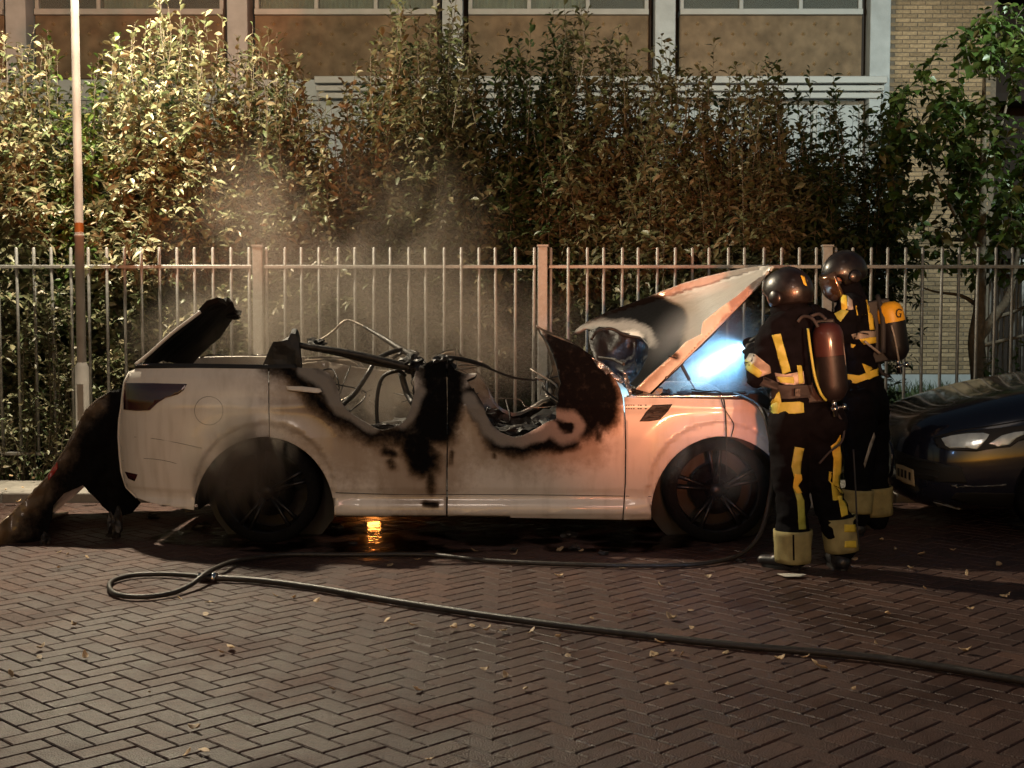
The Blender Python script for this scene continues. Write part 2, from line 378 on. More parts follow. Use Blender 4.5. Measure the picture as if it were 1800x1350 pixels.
# wet film on the pavers: standing water in the joints and hollows
m_water = bpy.data.materials.new('water_film'); m_water.use_nodes = True
t = m_water.node_tree; t.nodes.clear(); N_ = t.nodes.new
ou = N_('ShaderNodeOutputMaterial'); tp_ = N_('ShaderNodeBsdfTransparent'); gs = N_('ShaderNodeBsdfGlossy'); mxs = N_('ShaderNodeMixShader'); fr_ = N_('ShaderNodeFresnel'); fr_.inputs[0].default_value = 1.33
gs.inputs['Roughness'].default_value = .09; tp_.inputs[0].default_value = (.42, .40, .38, 1)
nn = N_('ShaderNodeTexNoise'); nn.inputs['Scale'].default_value = 14; tcw = N_('ShaderNodeTexCoord'); t.links.new(tcw.outputs['Object'], nn.inputs['Vector'])
bp = N_('ShaderNodeBump'); bp.inputs['Strength'].default_value = .35; bp.inputs['Distance'].default_value = .012
t.links.new(nn.outputs[0], bp.inputs['Height']); t.links.new(bp.outputs[0], gs.inputs['Normal'])
t.links.new(fr_.outputs[0], mxs.inputs[0]); t.links.new(tp_.outputs[0], mxs.inputs[1]); t.links.new(gs.outputs[0], mxs.inputs[2])
n3 = N_('ShaderNodeTexNoise'); n3.inputs['Scale'].default_value = 3.5; n3.inputs['Detail'].default_value = 6; t.links.new(tcw.outputs['Object'], n3.inputs['Vector'])
mr = N_('ShaderNodeMapRange'); mr.inputs[1].default_value = .42; mr.inputs[2].default_value = .52; t.links.new(n3.outputs[0], mr.inputs[0])
tp2 = N_('ShaderNodeBsdfTransparent'); mx2 = N_('ShaderNodeMixShader'); t.links.new(mr.outputs[0], mx2.inputs[0]); t.links.new(tp2.outputs[0], mx2.inputs[1]); t.links.new(mxs.outputs[0], mx2.inputs[2])
t.links.new(mx2.outputs[0], ou.inputs[0])
# course of long soldier pavers along the kerb, then kerb stones
k = 0
X = -7.0
while X < 7:
    o = MB().box((X+.003, 10.52, -.05), (X+.207, 10.62, .001)).build('gutter_brick', m_paver, street); bevel(o, .004, 1); X += .21
kerb = plane('kerb', -60, 60, 10.66, 10.82, -.004, m_kerb)
X = -8.0
while X < 8:
    o = MB().box((X+.004, 10.655, -.05), (X+.996, 10.80, .075)).build('kerb_stone', m_kerb, kerb); bevel(o, .012, 2); X += 1.0
pav = plane('pavement', -60, 60, 10.80, 11.45, .03, m_sand)
tv, tf = brick_geo(.297, .297, .04, .003)
tme = mesh('paving_tile', tv, tf); tme.materials.append(m_tile); fill_attr(tme, 'rnd', [0.0]*len(tv))
for r_ in range(2):
    X = -6.9 + .15*r_
    while X < 7:
        o = bpy.data.objects.new('paving_tile', tme); COL.objects.link(o); o.parent = pav
        o.location = (X, 10.955+.30*r_, .072+rnd.gauss(0, .0015)); o.rotation_euler = (rnd.gauss(0, .006), rnd.gauss(0, .006), rnd.gauss(0, .004)); X += .30
plane('planting_bed', -60, 60, 11.45, 21, .045, m_soil)
# ---------------------------------------------------------------- leaves
def leaves(name, P, D, N, L, wd, mat, parent, fold=.35):
    """P positions, D directions, N side axes: numpy arrays; every leaf a folded blade of four faces"""
    n = len(P); P = np.asarray(P); D = np.asarray(D); D = D/np.linalg.norm(D, axis=1)[:, None]
    N = np.asarray(N); N = N - D*(N*D).sum(1)[:, None]; N = N/np.maximum(1e-6, np.linalg.norm(N, axis=1)[:, None])
    U = np.cross(D, N); L = np.asarray(L)[:, None]; wd = np.asarray(wd)[:, None]
    droop = np.array([0, 0, -1.0])
    v = np.stack([P, P+D*L*.42+N*wd+U*wd*fold, P+D*L*.48, P+D*L*.42-N*wd+U*wd*fold,
                  P+D*L*.78+N*wd*.62+U*wd*fold*.5+droop*L*.05, P+D*L*.80+droop*L*.07, P+D*L*.78-N*wd*.62+U*wd*fold*.5+droop*L*.05, P+D*L+droop*L*.18], 1).reshape(-1, 3)
    base = np.arange(n)[:, None]*8
    f = np.array([[0,1,2],[0,2,3],[1,4,5],[1,5,2],[2,5,6],[2,6,3],[4,7,5],[5,7,6]])
    fa = (base[:, None, :] + f[None]).reshape(-1, 3)
    me = bpy.data.meshes.new(name); me.vertices.add(len(v)); me.vertices.foreach_set('co', v.ravel())
    me.loops.add(fa.size); me.loops.foreach_set('vertex_index', fa.ravel().astype(np.int32))
    me.polygons.add(len(fa)); me.polygons.foreach_set('loop_start', np.arange(0, fa.size, 3, dtype=np.int32))
    me.update(calc_edges=True)
    fill_attr(me, 'rnd', np.repeat(nr.random(n), 8))
    o = link(name, me, mat, parent, True); tag(o, kind='stuff'); return o
nr = np.random.default_rng(5)
def shoot(base, top, bend, P, D, N, L, Wd, MBt, r0, dens, ll, twig=.0, low=0.0, spread=1.0, lift=.2):
    """one upright stem with alternate leaves, optionally with side twigs"""
    base, top = Vector(base), Vector(top); mid = (base+top)/2 + Vector(bend)
    ln = (top-base).length; pts = spline([base, mid, top], 5)
    MBt.tube(pts, [r0, r0*.25], 4, False)
    k = int(ln*dens); ph = rnd.random()*6
    for i in range(k):
        t = low + (1-low)*(i+rnd.random()*.6)/max(1, k); q = min(.999, t)*(len(pts)-1); a = pts[int(q)].lerp(pts[int(q)+1], q-int(q))
        ph += 2.4+rnd.gauss(0, .5); s = (1.25-.75*t)
        d = Vector((cos(ph), sin(ph), lift+rnd.gauss(0, .6)))
        P.append(a); D.append(d); N.append((-sin(ph)+rnd.gauss(0, .5), cos(ph)+rnd.gauss(0, .5), rnd.gauss(0, .5)))
        l = ll*(.7+.55*rnd.random())*(1 if t < .93 else .7); L.append(l); Wd.append(l*(.14+.12*rnd.random()))
    if twig:
        for i in range(int(ln*twig)):
            t = rnd.uniform(.1, .8); q = t*(len(pts)-1); a = pts[int(q)].lerp(pts[int(q)+1], q-int(q))
            an = rnd.random()*6.28; tl = rnd.uniform(.12, .5)*spread
            e = a + Vector((cos(an)*tl*.75, sin(an)*tl*.75, tl*rnd.uniform(-.25, .75)))
            shoot(a, e, (rnd.gauss(0, .03), rnd.gauss(0, .03), .05), P, D, N, L, Wd, MBt, r0*.4, dens*1.3, ll, lift=lift)
outl = [(-120, 90), (0, 72), (60, 60), (95, 85), (130, 150), (180, 120), (215, 75), (260, 25), (300, 5), (350, 40), (400, 60), (450, 70), (510, 100), (545, 165), (575, 205), (610, 165),
        (650, 95), (700, 10), (745, 60), (800, 5), (830, 80), (865, 120), (890, 70), (930, 105), (950, 55), (990, 20), (1050, 40), (1100, 85), (1140, 120), (1170, 90), (1210, 130), (1260, 85), (1300, 130), (1330, 120),
        (1400, 150), (1450, 150), (1490, 190), (1550, 185), (1590, 150), (1640, 62), (1690, 40), (1740, 5), (1800, -5), (1930, 0)]
TRIM = 0
def topy(px): return TRIM+ float(np.interp(px, [a for a, b in outl], [b for a, b in outl]))
def bush(px0, px1, Dc, mat, label, nst, ll=.088, dens=34, twig=8, dark=.0, name='bush', cat='bush', mats2=None, jag=45):
    cx = W((px0+px1)/2, 700, Dc); root = empty(name, (cx.x, Dc, .05), label, cat, 'bushes behind the fence')
    P, D, N, L, Wd = [], [], [], [], []; tb = MB()
    for k in range(int(nst*1.55)):
        px = rnd.uniform(px0-10, px1+10); d = Dc + rnd.gauss(0, .32)
        ty = topy(px) + abs(rnd.gauss(0, jag)) + (0 if rnd.random() < .22 else rnd.uniform(20, 280))
        t = W(px, ty, d); b = Vector((t.x + (cx.x-t.x)*rnd.uniform(.2, .75), Dc+rnd.gauss(0, .15), .05))
        zz = rnd.uniform(.2, 1.0)
        shoot(b, t, (rnd.gauss(0, .13), rnd.gauss(0, .1), 0), P, D, N, L, Wd, tb, .007, dens, ll*rnd.uniform(.75, 1.2), twig, .12, 1.35)
    for k in range(nst//2):
        px = rnd.uniform(px0, px1); d = Dc + rnd.gauss(-.15, .2); ty = topy(px); b = W(px+rnd.gauss(0, 12), ty+rnd.uniform(110, 190), d); t = W(px+rnd.gauss(0, 8), ty+rnd.uniform(-35, 30), d)
        shoot(b, t, (rnd.gauss(0, .03), 0, 0), P, D, N, L, Wd, tb, .005, 26, ll*1.12, lift=.6)
    leaves('foliage', P, D, N, L, Wd, mat, root); tb.build('trunk', m_stem, root)
    return len(P)
nl = 0
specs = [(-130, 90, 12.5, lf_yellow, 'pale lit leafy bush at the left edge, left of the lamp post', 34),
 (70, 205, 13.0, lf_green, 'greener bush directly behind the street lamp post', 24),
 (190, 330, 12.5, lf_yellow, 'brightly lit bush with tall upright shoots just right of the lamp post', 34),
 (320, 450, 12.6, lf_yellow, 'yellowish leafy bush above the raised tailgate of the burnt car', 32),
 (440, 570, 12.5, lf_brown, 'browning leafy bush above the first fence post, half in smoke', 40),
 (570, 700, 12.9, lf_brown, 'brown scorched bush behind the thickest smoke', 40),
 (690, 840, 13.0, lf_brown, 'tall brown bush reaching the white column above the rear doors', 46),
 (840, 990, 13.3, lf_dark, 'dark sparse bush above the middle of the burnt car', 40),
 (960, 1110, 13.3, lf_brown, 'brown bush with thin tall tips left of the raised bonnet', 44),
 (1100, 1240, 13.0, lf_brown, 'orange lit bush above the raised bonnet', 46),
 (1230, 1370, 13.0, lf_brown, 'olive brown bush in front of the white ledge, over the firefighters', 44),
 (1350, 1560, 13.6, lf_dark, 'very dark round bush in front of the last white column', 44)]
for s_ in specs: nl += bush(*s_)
for k, (a, b_) in enumerate(((-100, 160), (160, 420), (420, 680), (680, 940), (940, 1200), (1200, 1500))):
    place = ('behind the lamp post', 'behind the brightest lit bush', 'behind the smoke column', 'behind the tall brown bush', 'behind the raised bonnet', 'behind the very dark round bush')[k]
    save = topy; topy = lambda px, f=save: f(px)+60
    bush(a, b_, 14.6, lf_dark, 'dark hedge row ' + place + ', farthest from the fence', 42, .10, 30, 8, jag=50); topy = save
# tree with forked trunk on the right
def tree(px, Dc, label, mat):
    root = empty('tree', (W(px, 700, Dc).x, Dc, .05), label, 'tree')
    tb = MB(); A = lambda x, y, d=0: W(x, y, Dc+d)
    tb.tube([A(1722, 735), A(1722, 660), A(1716, 600), A(1722, 540), A(1725, 450), A(1728, 300), A(1730, 130)], [.10, .092, .085, .062, .05, .035, .015], 12, True, 5)
    tb.tube([A(1716, 600), A(1745, 560), A(1772, 520), A(1790, 440), A(1812, 300)], [.06, .05, .04, .03, .012], 10, True, 5)
    for q in ([A(1722, 540), A(1690, 520, .2), A(1640, 512, .2), A(1600, 495, .1)], [A(1722, 450), A(1680, 380, -.2), A(1640, 300, -.3), A(1610, 190, -.3)],
              [A(1728, 300), A(1760, 220, .2), A(1790, 100, .2)], [A(1725, 420), A(1660, 420, .3), A(1600, 400, .3), A(1560, 350, .4)],
              [A(1745, 560), A(1800, 540, .2), A(1860, 500, .2)], [A(1716, 610), A(1800, 590, .1), A(1850, 575, .3)]):
        tb.tube(q, [.028, .02, .012, .006], 6, True, 4)
    tb.build('trunk', m_bark, root, True)
    P, D, N, L, Wd = [], [], [], [], []; tw = MB()
    for k in range(105):
        px2 = rnd.uniform(1545, 1880); ty = topy(px2)+abs(rnd.gauss(0, 50)) if rnd.random() < .3 else rnd.uniform(150, 470)
        ty = max(ty, topy(px2)); d = Dc + rnd.gauss(-.1, .45)
        if px2 < 1700 and ty > 420: continue
        t = W(px2, ty, d); l = rnd.uniform(.3, .8); b = t + Vector(((W(1725, 400, Dc).x-t.x)*.2*rnd.random(), rnd.gauss(0, .1), -l))
        shoot(b, t, (rnd.gauss(0, .08), rnd.gauss(0, .05), .0), P, D, N, L, Wd, tw, .007, 40, .115, 4, 0, .8)
    D = [Vector(d) + Vector((0, 0, -.45)) for d in D]
    leaves('crown', P, D, N, L, np.array(Wd)*1.7, mat, root); tag(tw.build('twigs', m_stem, root), kind='stuff')
tree(1722, 14.0, 'green leaved tree with a forked pale trunk at the right edge behind the fence', lf_green)
# low growth behind and in front of the fence
def undergrowth(px0, px1, y0, y1, D0, D1, nst, mat, label, name='shrub', ll=.07, cat='shrub', hang=False):
    c = W((px0+px1)/2, 700, (D0+D1)/2); root = empty(name, (c.x, c.y, .05), label, cat)
    P, D, N, L, Wd = [], [], [], [], []; tb = MB()
    for k in range(nst):
        px = rnd.uniform(px0, px1); d = rnd.uniform(D0, D1); t = W(px, rnd.uniform(y0, y1), d)
        b = Vector((t.x+rnd.gauss(0, .12), d+rnd.gauss(0, .06), .05)); shoot(b, t, (rnd.gauss(0, .07), rnd.gauss(0, .07), 0), P, D, N, L, Wd, tb, .006, 30, ll, 3, .1, .5)
    leaves('foliage', P, D, N, L, Wd, mat, root); tb.build('stems', m_stem, root)
undergrowth(-60, 85, 670, 790, 11.5, 11.9, 48, lf_yellow, 'low green weeds at the foot of the fence at the left edge', 'weeds', .06, 'weeds')
undergrowth(75, 215, 715, 815, 11.5, 11.9, 36, lf_yellow, 'green weeds between the lamp post and the burnt car', 'weeds', .06, 'weeds')
undergrowth(-80, 220, 480, 700, 12.1, 12.6, 34, lf_dark, 'dark tangled shrub filling the fence left of the burnt car', 'shrub')
undergrowth(200, 460, 470, 640, 12.2, 12.8, 34, lf_brown, 'dark shrub seen through the fence behind the raised tailgate')
undergrowth(620, 1000, 560, 680, 13, 13.8, 30, lf_dark, 'dim low shrub seen through the fence over the rear doors')
undergrowth(980, 1420, 430, 600, 12.6, 13.6, 40, lf_dark, 'dark leafy shrub seen through the fence behind the raised bonnet')
undergrowth(1740, 1880, 590, 700, 13.0, 13.6, 14, lf_green, 'small leafy shrub beside the forked tree trunk', 'shrub', .09)
undergrowth(55, 112, 445, 560, 11.55, 11.75, 12, lf_brown, 'climbing plant wound round the fence pickets left of the lamp post', 'climbing_plant', .06, 'climbing plant')
def grass(name, x0, x1, y0, y1, n, h, label=None):
    X = nr.uniform(x0, x1, n); Y = nr.uniform(y0, y1, n); A = nr.uniform(0, 6.28, n); hh = h*nr.uniform(.4, 1.2, n)
    P = np.stack([X, Y, np.full(n, .045)], 1); D = np.stack([np.cos(A)*.35, np.sin(A)*.35, np.ones(n)], 1); N = np.stack([-np.sin(A), np.cos(A), np.zeros(n)], 1)
    leaves(name, P, D, N, hh, np.full(n, .006), lf_grass, None, .1)
grass('grass', -8, 9, 12, 20.2, 16000, .34); grass('grass', 2.8, 7, 13, 20.2, 9000, .42); grass('grass', -6.5, 6.5, 11.46, 11.85, 3500, .12)
# ---------------------------------------------------------------- building
BD = 20.5
bl = empty('building', (0, BD, 0), 'pebbledash and yellow brick building with white columns and windows behind the bushes', 'building')
def bx(px, D=BD): return W(px, 400, D).x
def bz(py, D=BD): return W(900, py, D).z
Z_PB, Z_PT = bz(140), bz(27)
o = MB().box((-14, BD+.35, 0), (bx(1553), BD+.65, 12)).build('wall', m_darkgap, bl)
cols = [-330, 42, 425, 797, 1165, 1537]
for i, c in enumerate(cols):
    x = bx(c); o = MB().box((x-.15, BD-.16, 0), (x+.15, BD+.40, 12)).build('column', m_white, bl); bevel(o, .012)
for i in range(len(cols)-1):
    x0, x1 = bx(cols[i])+.23, bx(cols[i+1])-.23
    o = MB().box((x0, BD+.02, Z_PB+.02), (x1, BD+.3, Z_PT)).build('spandrel_panel', m_pebble, bl)
    st = MB(); row = 0; z = Z_PB+.09
    while z < Z_PT-.05:
        x = x0+.1+(.17 if row % 2 else 0)
        while x < x1-.05:
            a = .036; st.add([(x-a, BD+.021, z), (x, BD+.021, z-a), (x+a, BD+.021, z), (x, BD+.021, z+a), (x, BD-.035, z)], [(0,1,4),(1,2,4),(2,3,4),(3,0,4)]); x += .345
        z += .145; row += 1
    s_ = st.build('stud', m_stud, bl); tag(s_, kind='stuff')
    # dark jambs either side
    MB().box((x1, BD+.06, Z_PB+.02), (x1+.045, BD+.34, 11.9)).build('jamb', m_darkgap, bl)
    # windows: upper band, three lights each
    win = MB(); zt = 7.6; zb = Z_PT+.005; fw = .05
    def bar(a, b): win.box(a, b)
    bar((x0, BD-.05, zb), (x1, BD+.28, zb+.085)); bar((x0, BD+.03, zt), (x1, BD+.28, zt+.08))
    for k in range(4):
        x = x0 + (x1-x0-.06)*k/3; bar((x, BD+.0, zb+.086), (x+.06, BD+.1, zt-.001))
    wo = win.build('window', m_frame, bl); bevel(wo, .006, 1)
    gl = bpy.data.materials.get('pane_glass')
    if not gl:
        gl = bpy.data.materials.new('pane_glass'); gl.use_nodes = True; b = gl.node_tree.nodes['Principled BSDF']
        b.inputs['Base Color'].default_value = (.75, .85, .82, 1); b.inputs['Roughness'].default_value = .05; b.inputs['Transmission Weight'].default_value = .9; b.inputs['IOR'].default_value = 1.1
    for k in range(3):
        xa = x0 + (x1-x0-.06)*k/3+.061; xb = x0 + (x1-x0-.06)*(k+1)/3-.001
        MB().box((xa, BD+.04, zb+.086), (xb, BD+.046, zt-.001)).build('pane', gl, wo)
        if (i, k) in ((1, 1), (2, 0), (2, 1), (3, 0), (3, 1), (0, 2), (2, 2)):
            cu = MB(); n = 40
            vs = []; 
            for q in range(n+1):
                xx = xa+(xb-xa)*q/n; yy = BD+.2+.022*sin(q*1.3)
                vs += [(xx, yy, zb+.09), (xx, yy, zt-.01)]
            cu.add(vs, [(2*q, 2*q+2, 2*q+3, 2*q+1) for q in range(n)]); cu.build('curtain', m_curtain, wo, True)
# ledge between storeys
lx0, lx1 = bx(560), bx(1543)
for z0, z1, y0 in ((bz(152), bz(140), -.34), (bz(164), bz(154.5), -.26), (bz(176), bz(166), -.2)):
    o = MB().box((lx0 if y0 < -.3 else lx0+.01, BD+y0, z0), (lx1+(.02 if y0 < -.3 else 0), BD-.165, z1)).build('ledge', m_frame, bl); bevel(o, .008, 1)
MB().box((-14, BD-.02, bz(176)), (bx(1500), BD+.34, bz(140)-.002)).build('lintel', m_white, bl)
# ground floor: white boards, doors and windows half hidden
for i in range(len(cols)-1):
    x0, x1 = bx(cols[i])+.17, bx(cols[i+1])-.17
    wo = MB()
    for k in range(5):
        x = x0+(x1-x0-.07)*k/4; wo.box((x, BD+.05, .5), (x+.07, BD+.15, bz(176)-.003))
    for z in (.5, 1.45, 3.4): wo.box((x0, BD+.04, z), (x1, BD+.16, z+.07))
    w_ = wo.build('window', m_frame, bl)
    for k in range(4):
        xa = x0+(x1-x0-.07)*k/4+.071; xb = x0+(x1-x0-.07)*(k+1)/4-.001
        MB().box((xa, BD+.09, .58), (xb, BD+.096, 1.445)).build('pane', gl, w_); MB().box((xa, BD+.09, 1.53), (xb, BD+.096, 3.39)).build('pane', gl, w_)
        MB().box((xa, BD+.08, 3.48), (xb, BD+.1, bz(176)-.003)).build('board', m_white, w_)
# white plinth
MB().box((-14, BD-.10, 0), (bx(1553), BD+.3, .48)).build('plinth', m_white, bl)
# yellow brick wall part on the right, brick by brick
wx0, wx1 = bx(1555), bx(1747)
bw = MB().box((wx0, BD+.012, .45), (wx1-.01, BD+.8, 12)).build('brick_wall', m_mortar, bl)
wbv, wbf = brick_geo(.208, .051, .03, .003)
wbv = [(x, z, y) for x, y, z in wbv]; wbf = [tuple(reversed(f)) for f in wbf]
wbv = [(x, -y, z) for x, y, z in wbv]; wbf = [tuple(reversed(f)) for f in wbf]
wme = mesh('brick', wbv, wbf); wme.materials.append(m_brickwall); fill_attr(wme, 'rnd', [0.0]*len(wbv))
spots = []; z = .49; row = 0
while z < 6.4:
    x = wx0+.105+(.11 if row % 2 else 0)
    while x < wx1-.11: spots.append((x, z)); x += .22
    z += .0625; row += 1
def seen_wall(s): # lower gap beside the tree first, then the open top
    px, py = 900+s[0]/BD*F, 523-(s[1]-H)/BD*F
    return 0 if (520 < py < 700) else (1 if 0 < py < 230 else 2)
order = sorted(range(len(spots)), key=lambda i: seen_wall(spots[i])); own = set(order[:300])
V = []; Fc = []; RA = []; wn = np.array(wbv)
for i, (x, z) in enumerate(spots):
    y = BD - .001 + rnd.gauss(0, .0015)
    if i in own:
        o = bpy.data.objects.new('brick', wme); COL.objects.link(o); o.parent = bw; o.location = (x+rnd.gauss(0, .001), y, z)
    else:
        n0 = len(V)*len(wbv); V.append(wn+np.array([x, y, z])); Fc += [tuple(k+n0 for k in f) for f in wbf]; RA += [rnd.random()]*len(wbv)
me = mesh('bricks', np.concatenate(V).tolist(), Fc); fill_attr(me, 'rnd', RA); tag(link('bricks', me, m_brickwall, bw, False), kind='stuff')
MB().box((wx0, BD-.03, 0), (wx1-.01, BD+.8, .45)).build('plinth', m_white, bl)
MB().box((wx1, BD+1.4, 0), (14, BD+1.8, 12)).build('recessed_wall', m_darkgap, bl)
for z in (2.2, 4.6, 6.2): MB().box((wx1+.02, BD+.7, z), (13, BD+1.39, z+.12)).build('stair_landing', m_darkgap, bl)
MB().box((-14, BD-.4, 12.01), (14, BD+8, 12.3)).build('roof', m_darkgap, bl)

# ---------------------------------------------------------------- fence
FD = 11.65
def fence(p0, p1, label, first_post, npick_off, zt=2.02):
    p0, p1 = Vector(p0), Vector(p1); d = (p1-p0); Ln = d.length; u = d.normalized(); nrm = Vector((-u.y, u.x, 0))
    root = empty('fence', (p0.x, p0.y, 0), label, 'fence')
    posts = []; s = first_post
    while s < Ln: posts.append(s); s += 2.41
    pk = MB(); 
    pv = MB().tube([(0, 0, .25), (0, 0, zt-.005), (0, 0, zt+.004)], [.0135, .0135, .007], 8, True)
    pme = mesh('picket', pv.v, pv.f); pme.materials.append(m_galv)
    s = npick_off
    while s < Ln:
        if all(abs(s-q) > .062 for q in posts):
            o = bpy.data.objects.new('picket', pme); pme.polygons.foreach_set('use_smooth', [True]*len(pme.polygons)); COL.objects.link(o); o.parent = root
            q = u*s; o.location = (q.x, q.y, 0); o.rotation_euler = (rnd.gauss(0, .003), rnd.gauss(0, .004), 0)
        s += .1505
    edges = [0]+posts+[Ln]
    for q in posts:
        c = p0+u*q; o = MB().obox((c.x, c.y, 1.03), u*.042, nrm*.03, (0, 0, 1.0)).build('post', m_galv, root); bevel(o, .006)
        o = MB().obox((c.x, c.y, 2.038), u*.048, nrm*.036, (0, 0, .008)).build('post_cap', m_galv, root)
    for a, b in zip(edges[:-1], edges[1:]):
        for z in (1.86, .27):
            c = p0+u*((a+b)/2); o = MB().obox((c.x, c.y, z), u*((b-a)/2-.052), nrm*.020, (0, 0, .015)).build('rail', m_galv, root); bevel(o, .004, 1)
    return root
xa = W(455, 600, FD).x
fx0 = xa-2.41*3
fence((fx0-.9, FD, 0), (7.6, FD, 0), 'long grey metal picket fence between the pavement and the bushes', .9, .9-6*.1505+.075)
fence((4.85, 14.0, 0), (7.2, 17.0, 0), 'second picket fence running away beside the forked tree', 1.9, .05)

# ---------------------------------------------------------------- street lamp
lp = W(148, 858, 11.15)
lr = empty('street_lamp', (lp.x, 11.15, .07), 'grey street lamp post with a thicker base, in front of the fence at the left', 'street lamp')
s_ = 11.15
def lz(py): return W(148, py, s_).z
MB().lathe((lp.x, s_, .07), (0, 0, 1), [(0, .075), (.02, .072), (.04, .055), (lz(645)-.07, .055), (lz(636)-.07, .036)], 24).build('base', m_pole, lr, True)
MB().lathe((lp.x, s_, lz(640)), (0, 0, 1), [(0, .038), (lz(418)-lz(640), .037), (lz(418)-lz(640), .041), (lz(413)-lz(640), .041), (lz(411)-lz(640), .035), (4.75-lz(640), .031)], 24).build('pole', m_pole, lr, True)
MB().lathe((lp.x, s_, lz(408)), (0, 0, 1), [(0, .0366), (.075, .0364)], 24).build('sticker', M('orange_sticker', (.35, .16, .03), .5), lr, True)
MB().obox((lp.x, s_-.054, .75), (.025, 0, 0), (0, .003, 0), (0, 0, .15)).build('access_door', m_pole, lr)
hd = MB().lathe((lp.x, s_, 4.93), (0, 0, 1), [(-.06, .05), (0, .24), (.05, .25), (.10, .2), (.14, .05), (.142, .001)], 28).build('lamp_head', m_pole, lr, True)
MB().tube([(lp.x, s_, 4.7), (lp.x, s_, 4.90)], .022, 10).build('lamp_neck', m_pole, lr, True)
m_glow = M('lamp_glow', (.9, .9, .8), .4, emit=(1, .86, .6), es=14)
MB().lathe((lp.x, s_, 4.80), (0, 0, 1), [(0, .04), (.02, .12), (.09, .15), (.1, .15)], 24).build('diffuser', m_glow, lr, True)
for an in (0, 120, 240):
    pass
lamp('street_lamp_light', 'POINT', (lp.x+.02, s_-.02, 4.66), 2900, (1, .86, .62), .07)

# ---------------------------------------------------------------- hoses
hz = lambda x, y, z=.022: G(x, y, z)
pts = [hz(2100, 1242), hz(1800, 1197), hz(1650, 1172), hz(1500, 1152), hz(1300, 1135), hz(1100, 1113), hz(900, 1088), hz(700, 1058), hz(560, 1034), hz(450, 1020), hz(375, 1016)]
ho = MB().tube(pts, .018, 12, True, 8).build('fire_hose', m_hose, None, True)
tag(ho, 'thick black fire hose running straight across the paving to the right edge', 'hose')
pts = [hz(372, 1016, .03), hz(340, 1012, .03), hz(290, 1009), hz(235, 1011), hz(200, 1020), hz(192, 1032), hz(206, 1045), hz(250, 1049), hz(300, 1043), hz(335, 1028, .035), hz(362, 1008, .06), hz(385, 996, .05), hz(420, 985, .03), hz(500, 975, .02), hz(600, 975, .02), hz(750, 975, .02), hz(850, 985, .02), hz(1000, 992, .02), hz(1150, 994, .02), hz(1240, 990, .02), hz(1300, 975, .04)]
pts += [W(1335, 940, 8.35), W(1352, 880, 8.45), W(1358, 820, 8.5), W(1352, 760, 8.5), W(1335, 715, 8.6), W(1290, 692, 8.95)]
ho = MB().tube(pts, .014, 12, True, 8).build('fire_hose', m_hose, None, True)
tag(ho, 'thinner black hose looping on the paving by the rear wheel, climbing to the bonnet', 'hose')
c0, c1 = hz(380, 1016, .026), hz(364, 1015, .026)
cp = MB().lathe(c0, c1-c0, [(0, .0), (0, .03), (.03, .03), (.032, .024), (.07, .024), (.072, .03), (.1, .03), (.1, 0)], 16).build('hose_coupling', m_chrome, None, True)
tag(cp, 'metal coupling joining the thick hose to the thin looped hose', 'coupling')
# ---------------------------------------------------------------- burnt car
Y0, YC = 8.80, 9.74
XR, XF = -2.63, 2.06
prof = [(0.0, .13), (.17, .07), (.20, .025), (.25, .03), (.30, .05), (.335, .045), (.36, .03), (.50, .012), (.70, 0.0), (.85, .0), (.93, .006), (1.0, .02), (1.08, .045), (1.155, .085), (1.25, .14), (1.5, .3)]
RH, FH = (W(465, 868, 8.8).x, .335), (W(1264, 866, 8.8).x, .345)
def Yn(X, Z):
    y = Y0 + float(np.interp(Z, [a for a, b in prof], [b for a, b in prof]))
    t = min(1, max(0, (X-XR)/.55)); y += .33*(1-t)**2.4
    t = min(1, max(0, (XF-X)/.60)); y += .36*(1-t)**2.4
    for cx, cz in (RH, FH):
        d = math.hypot(X-cx, Z-cz)-.455
        if 0 <= d < .16: y -= .030*(1-d/.16)**1.5*min(1, max(0, (Z-.15)/.15))
    # shoulder crease
    y -= .012*math.exp(-((Z-.90)/.03)**2)*min(1, max(0, (X+2.3)/.4))
    return y
def side(off=0.0):
    def fn(px, py):
        D = Y0+.03
        for _ in range(9):
            p = W(px, py, D); D = .35*D + .65*(Yn(p.x, p.z)+off) if _ else Yn(p.x, p.z)+off
        return W(px, py, D)
    return fn
def mirror(p): return Vector((p.x, 2*YC-p.y, p.z))
def dpoly(x, y, pts):
    best = 1e9
    for (ax, ay), (bx_, by_) in zip(pts[:-1], pts[1:]):
        vx, vy = bx_-ax, by_-ay; t = max(0, min(1, ((x-ax)*vx+(y-ay)*vy)/(vx*vx+vy*vy+1e-9)))
        best = min(best, math.hypot(x-ax-vx*t, y-ay-vy*t))
    return best
def fall(d, r, s): s *= 1.9; r -= .18*s; return max(0, min(1, 1-(d-r)/s))
CH = [([(478, 640), (515, 655), (545, 690), (575, 722), (622, 750), (660, 764), (700, 764), (740, 748)], 6, 22),
      ([(540, 655), (575, 690)], 12, 14), ([(775, 635), (780, 690), (765, 745)], 34, 16), ([(730, 780), (745, 812)], 22, 14), ([(757, 810), (759, 862)], 1, 9),
      ([(830, 690), (845, 730), (870, 775), (905, 788), (950, 783), (1000, 770)], 8, 14), ([(1000, 615), (1030, 680), (1035, 700), (1015, 720)], 46, 16),
      ([(1060, 660), (1070, 690), (1062, 740)], 14, 12), ([(975, 600), (1040, 650)], 18, 12), ([(940, 790), (1010, 780)], 4, 10), ([(1051, 740), (1051, 772)], 1, 8),
      ([(678, 793), (690, 798)], 3, 10), ([(686, 815), (690, 822)], 1, 9), ([(746, 887), (765, 886)], 3, 5), ([(870, 805), (870, 800)], 0, 7), ([(792, 795), (793, 812)], 0, 7)]
